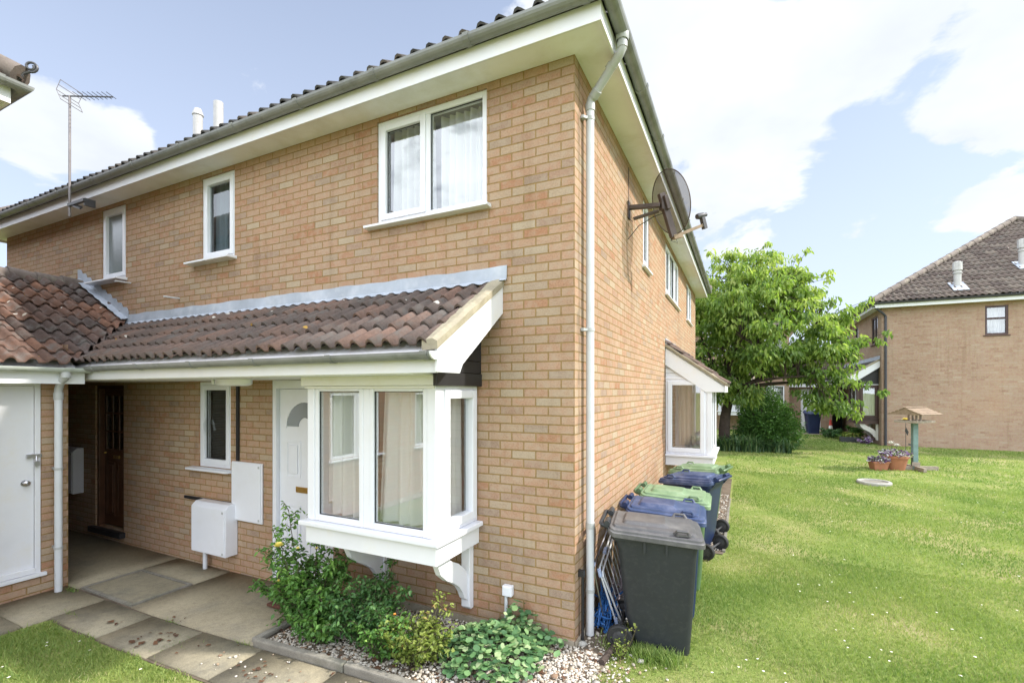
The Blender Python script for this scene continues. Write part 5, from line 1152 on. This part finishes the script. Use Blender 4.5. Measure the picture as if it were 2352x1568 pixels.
# ------------------------------------------------------------------ tree, bush and strap leaved plants by the far corner
def tree(loc, seed):
    rg = np.random.default_rng(seed); t = thing('cherry_tree', 'spreading cherry tree in full leaf beyond the end of the house', 'tree', loc); m = MB()
    def limb(pts, r0, r1, n=9): m.tube(pts, [r0+(r1-r0)*i/(len(pts)-1) for i in range(len(pts))], n)
    def bez(a, b, c, d, n=9): return [((1-s)**3)*a+3*s*(1-s)**2*b+3*s*s*(1-s)*c+s**3*d for s in [i/n for i in range(n+1)]]
    V = Vector; fork = V((.12, .0, 1.75))
    limb(bez(V((0,0,-.1)), V((-.12,0,.6)), V((-.05,.05,1.2)), fork), .20, .14, 12)
    # crown ellipsoids: centre, radii
    C = [((1.3,.2,4.2),(2.1,2.0,1.85)), ((.3,.4,5.0),(1.9,1.8,1.75)), ((-.9,.3,3.9),(1.6,1.8,1.8)), ((2.3,-.1,3.5),(1.35,1.4,1.25)), ((1.4,.3,5.3),(1.3,1.4,1.2)), ((2.9,0,3.0),(.95,1.1,1.0)), ((3.0,-.2,1.95),(.9,.8,.8)), ((-.2,-.9,2.6),(.8,.6,.85)), ((.35,-.55,2.15),(.8,.5,.7)), ((-.1,-.7,1.9),(.5,.35,.5)), ((-.5,-.3,3.0),(1.3,1.0,.85)), ((.75,-.8,2.95),(.9,.8,.65))]
    wts = np.array([r[0]*r[1]*r[2] for _, r in C])**.75; wts /= wts.sum()
    cents = []; slim = []
    while len(cents) < 700:
        c, r = C[rg.choice(len(C), p=wts)]; d = rg.normal(0, 1, 3); d /= np.linalg.norm(d); q = np.array(c)+d*np.array(r)*rg.uniform(.45, 1.03)**.7
        if q[2] < 1.05: continue
        f = math.sin(q[0]*2.1+q[2]*1.7)+math.sin(q[1]*2.3-q[2]*1.9+q[0])
        if f < -.6 and rg.random() < .85: continue
        cents.append(q)
    for b, e, k in (((2.3,-.1,4.6),(3.0,-.3,5.6),5), ((2.9,-.1,4.0),(3.9,-.2,4.7),5), ((3.3,-.1,3.4),(4.3,-.1,3.7),5), ((.9,.2,6.0),(1.1,.1,6.75),3), ((-.2,.3,6.2),(-.4,.2,6.85),3), ((1.9,.1,5.9),(2.3,0,6.35),3), ((3.1,-.3,2.3),(4.1,-.5,2.0),4), ((2.6,-.5,1.7),(3.4,-.7,1.25),4), ((1.9,-.5,2.3),(2.5,-.7,1.5),4)):
        for i in range(k): cents.append(np.array(b)+(np.array(e)-np.array(b))*i/(k-1)+rg.normal(0, .06, 3)); slim.append(len(cents)-1)
    cents = np.array(cents)
    main = []
    for e in [(-.9,.2,4.2), (.35,.3,5.6), (1.5,-.3,4.9), (2.6,.1,4.0), (3.3,-.2,3.1), (1.9,.9,4.2), (-.5,1.0,4.6), (2.4,-.7,2.4), (-1.6,-.3,3.6), (.5,-.9,3.6), (3.1,.3,2.2)]:
        e = V(e); p = bez(fork, fork+V((e.x*.12, e.y*.2, .5)), fork.lerp(e,.55)+V((rg.normal(0,.2), rg.normal(0,.2), .25)), e, 10); limb(p, .085, .022, 8); main += p[2:]
    M = np.array([p[:] for p in main])
    for q in cents:
        i = np.argmin(((M-q)**2).sum(1)+.3*np.maximum(0, M[:,2]-q[2])); a = V(M[i]); b = V(q); limb([a, a.lerp(b,.5)+V((rg.normal(0,.06), rg.normal(0,.06), .10)), b], .018, .005, 4)
    m.build('trunk', 'bark', t)
    P = []; rn = []; D = []
    for qi, q in enumerate(cents):
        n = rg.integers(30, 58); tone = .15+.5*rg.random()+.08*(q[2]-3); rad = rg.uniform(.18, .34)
        if qi in slim: n, rad = n//2, .15
        o = rg.normal(0, 1, (n, 3)); o /= np.linalg.norm(o, axis=1)[:, None]; o *= rad*rg.random((n, 1))**.5; o[:, 2] *= .8
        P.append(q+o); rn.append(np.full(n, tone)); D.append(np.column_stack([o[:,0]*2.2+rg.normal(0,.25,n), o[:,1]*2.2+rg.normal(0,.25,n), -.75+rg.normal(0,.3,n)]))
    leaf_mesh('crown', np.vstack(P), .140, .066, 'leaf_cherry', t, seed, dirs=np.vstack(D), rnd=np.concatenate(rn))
    return t
tree((.72, 13.9, gzf(.7, 13.9)), 3)
t = thing('evergreen_bush', 'dense rounded evergreen bush under the cherry tree', 'bush', (1.93, 14.65, gzf(2, 14.7)))
n = 15000; d = rng.normal(0, 1, (n, 3)); d /= np.linalg.norm(d, axis=1)[:, None]; d[:,2] = np.abs(d[:,2])*1.0-.0; u_ = rng.random(n)**.35; d[:,2] = d[:,2]**.75; d /= np.linalg.norm(d, axis=1)[:, None]**.5
lump = 1+.16*np.sin(d[:,0]*5+1)*np.sin(d[:,1]*6+d[:,2]*2)+.10*np.sin(d[:,2]*8+d[:,0]*6)+.06*rng.normal(0, 1, n); P = d*(u_*lump)[:, None]*np.array([1.0, .9, 1.85]); P[:,2] = np.maximum(P[:,2], .03)
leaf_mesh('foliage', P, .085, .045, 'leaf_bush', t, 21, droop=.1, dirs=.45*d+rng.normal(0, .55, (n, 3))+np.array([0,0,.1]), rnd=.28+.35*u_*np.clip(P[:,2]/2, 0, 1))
m = MB()
for k in range(14): a = k*.45; m.tube([(.1*math.cos(a), .1*math.sin(a), -.05), (.4*math.cos(a), .35*math.sin(a), .8), (.75*math.cos(a), .65*math.sin(a), 1.35)], [.03,.02,.01], 6)
m.build('stems', 'bark', t)
def strap(name, label, loc, n, sx, sy, h, seed):
    rg = np.random.default_rng(seed); t = thing(name, label, 'plant', loc); Vs = []; Fs = []; rn = []; o = 0
    for k in range(n):
        x, y = rg.uniform(-sx, sx), rg.uniform(-sy, sy); a = rg.uniform(0, 6.28); H = h*rg.uniform(.6, 1.1); ln = H*rg.uniform(.4, 1.2); w = .018*rg.uniform(.7, 1.3); c = rg.random()
        for i in range(5):
            s = i/4; px, py = x+math.cos(a)*ln*s*s, y+math.sin(a)*ln*s*s; z = H*(s*1.25-.45*s*s*s*(ln/H)*1.6); ww = w*(1-s**2*.9); Vs += [(px-math.sin(a)*ww, py+math.cos(a)*ww, z), (px+math.sin(a)*ww, py-math.cos(a)*ww, z)]; rn += [c]*2
        Fs += [(o+2*i, o+2*i+1, o+2*i+3, o+2*i+2) for i in range(4)]; o += 10
    np_mesh('leaves', Vs, Fs, rn, 'leaf_strap', t); return t
strap('strap_leaved_plant', 'clump of dark strap leaved plants at the foot of the cherry tree', (1.05, 13.45, gzf(1, 13.4)), 420, .62, .32, .62, 31)
strap('strap_leaved_plant', 'smaller strap leaved clump merging into the front of the round bush', (2.05, 13.62, gzf(2, 13.6)), 260, .55, .25, .48, 32)

# ------------------------------------------------------------------ lawn things
t = thing('bird_table', 'wooden bird table with a slatted roof on a blue green post', 'bird table', (5.10, 11.45, gzf(5.1, 11.45)), R(14))
m = MB(); m.box(-.055, .055, -.055, .055, .03, 1.20); m.build('post', 'teal_wood', t, bevel=.006)
m = MB(); m.box(-.50, .50, -.035, .035, .0, .10); m.box(-.035, .035, -.42, -.036, .0, .10); m.box(-.035, .035, .036, .42, .0, .10); m.box(-.09,.09,-.055-.012,-.056,.1,.2); m.build('base', 'grey_wood', t, bevel=.005)
m = MB(); m.box(-.34, .34, -.24, .24, 1.20, 1.222)
for x0, x1, y0, y1 in ((-.34,.34,-.255,-.24), (-.34,.34,.24,.255), (-.355,-.34,-.255,.255), (.34,.355,-.255,.255)): m.box(x0, x1, y0, y1, 1.19, 1.245)
m.box(-.09, .09, -.09, .09, 1.165, 1.199); m.build('tray', 'grey_wood', t, bevel=.003)
m = MB()
for s in (-.13, .13):
    for y in (-.10, .07): m = MB(); m.box(-.02+s*.6, .02+s*.6, y, y+.03, 1.222, 1.43); m.build('upright', 'grey_wood', t)
m = MB()
for s in (-1, 1):
    for i in range(5): a = i*.088; m.bar((-.40, s*(.0+a), 1.56-a*.42), (.40, s*(.0+a), 1.56-a*.42), .080, .018, (0, s*.40, .92))
m.prism([(-.40,1.385), (.40,1.385), (0,1.555)], 'x', -.385, -.365); m.prism([(-.40,1.385), (.40,1.385), (0,1.555)], 'x', .365, .385)
o = m.build('roof', 'roof_wood', t)
for o in list(t.children):
    if o.name.split('.')[0] in ('roof', 'tray', 'upright'): o.rotation_euler = (0, 0, R(32))
def pot(name, label, loc, r0, r1, h, sq=False, seed=1, n=420):
    rg = np.random.default_rng(seed); t = thing(name, label, 'flower pot', loc, R(20)); m = MB(); k = 4 if sq else 28
    if sq: m.loft([rrect(-r0,r0,-r0*.7,r0*.7,.02,0), rrect(-r1*.96,r1*.96,-r1*.68,r1*.68,.02,h*.8), rrect(-r1*1.03,r1*1.03,-r1*.74,r1*.74,.02,h*.82), rrect(-r1*1.03,r1*1.03,-r1*.74,r1*.74,.02,h), rrect(-r1*.9,r1*.9,-r1*.62,r1*.62,.02,h-.03)], smooth=False)
    else: m.lathe([(0,0), (r0,0), (r1*.95,h*.82), (r1*1.04,h*.83), (r1*1.04,h), (r1*.94,h), (r1*.9,h-.04), (0,h-.04)], n=28)
    m.build('pot', 'terracotta', t)
    a = rg.uniform(0, 6.28, n); r = np.sqrt(rg.random(n))*r1*1.15; P = np.column_stack([r*np.cos(a), r*np.sin(a)*(.75 if sq else 1), h-.02+.16*rg.random(n)*(1-.35*(r/r1)**2)])
    leaf_mesh('flowers', P, .055, .05, 'leaf_pansy', t, seed, droop=-.2, round_=True); return t
p1 = pot('flower_pot', 'large round terracotta pot of purple and white pansies beside the bird table', (4.68, 11.35, gzf(4.7,11.3)), .20, .285, .36, seed=3)
pot('flower_pot', 'small rectangular terracotta trough of pansies left of the larger pot', (4.30, 11.12, gzf(4.3,11.1)), .15, .19, .22, True, 4, 260)
for x, y, z in ((-.10,-.02,.66), (.07,.03,.60)):
    m = MB(); m.tube([(x*.4, y, .3), (x, y, z)], .005, 5); m.build('stem', 'stem', p1); flower(p1, (x, y, z-.02), .075, 'white_petal', 'tulip', 6)
t = thing('garden_ornament', 'thin garden stake with a yellow flower head and dangling leaf between pot and post', 'garden ornament', (5.12, 12.25, gzf(5.1,12.2)))
m = MB(); m.tube([(0,0,-.05), (0,0,1.12)], .006, 6); m.tube([(0,0,.18), (.22,0,.18), (.22,0,-.05)], .005, 6); m.build('stake', 'dark_metal', t)
flower(t, (0,-.02,1.16), .10, 'yellow_petal', 'flower_head', 10, 5); flower(t, (0,-.03,1.17), .05, 'orange_petal', 'flower_centre', 8, 6)
m = MB(); m.add([(0,-.01,1.02),(.06,-.01,.88),(.04,0,.78),(-.02,0,.9)], [(0,1,2,3)]); m.add([(.05,0,.58),(.16,0,.55),(.17,0,.51),(.06,0,.53)], [(0,1,2,3)]); m.build('leaf', 'dark_metal', t, fix=False)
t = thing('inspection_cover', 'round concrete drain cover ring set in the lawn', 'drain cover', (3.78, 9.0, gzf(3.78, 9.0)))
m = MB(); m.lathe([(.235, -.02), (.31, -.02), (.315, .045), (.30, .065), (.25, .065), (.24, .04), (.235, -.02)], n=36); m.build('ring', 'stone_grey', t); m = MB(); m.lathe([(.0, .040), (.236, .040), (.236, .0), (0, .0)], n=36); m.build('lid', 'kerb', t)
# planting and bits at the foot of the far house
shrub('shrub', 'low leafy shrub on the path edge by the far house', (4.45, 19.4, .17), (.55,.35,.45), 0, .09, .05, 'leaf_ivy', 41, 9, .1, 70, 'plant')
shrub('shrub', 'pale green mound of leaves below the brown bay window', (4.95, 18.2, .17), (.5,.35,.34), 0, .09, .055, 'leaf_rose', 42, 9, .1, 80, 'plant')
shrub('shrub', 'dark green shrub tucked under the brown bay', (5.2, 19.0, .17), (.35,.4,.62), 0, .09, .05, 'leaf_bush', 43, 9, .1, 70, 'plant')
shrub('shrub', 'small white flecked plant at the far house corner', (5.2, 17.2, .17), (.35,.25,.25), 0, .06, .045, 'leaf_pansy', 44, 8, .1, 60, 'plant')
t = thing('plant_trough', 'dark trough planted with lime green leaves by the far house', 'planter', (4.82, 17.75, .165)); m = MB(); m.box(-.32, .32, -.14, .14, 0, .20); m.build('trough', 'bin_grey', t, bevel=.01)
leaf_mesh('leaves', np.column_stack([rng.uniform(-.3,.3,160), rng.uniform(-.13,.13,160), rng.uniform(.18,.36,160)]), .07, .05, 'leaf_lime', t, 5)
t = thing('traffic_cone', 'small red and white striped cone by the dark passage', 'cone', (4.55, 20.15, .17)); m = MB(); m.box(-.13, .13, -.13, .13, 0, .03); m.lathe([(.10,.03), (.085,.22)], n=16); m.lathe([(.062,.45), (.035,.70), (0,.70)], n=16); m.build('cone', 'cone_red', t); m = MB(); m.lathe([(.085,.22), (.062,.45)], n=16); m.build('band', 'cone_white', t)
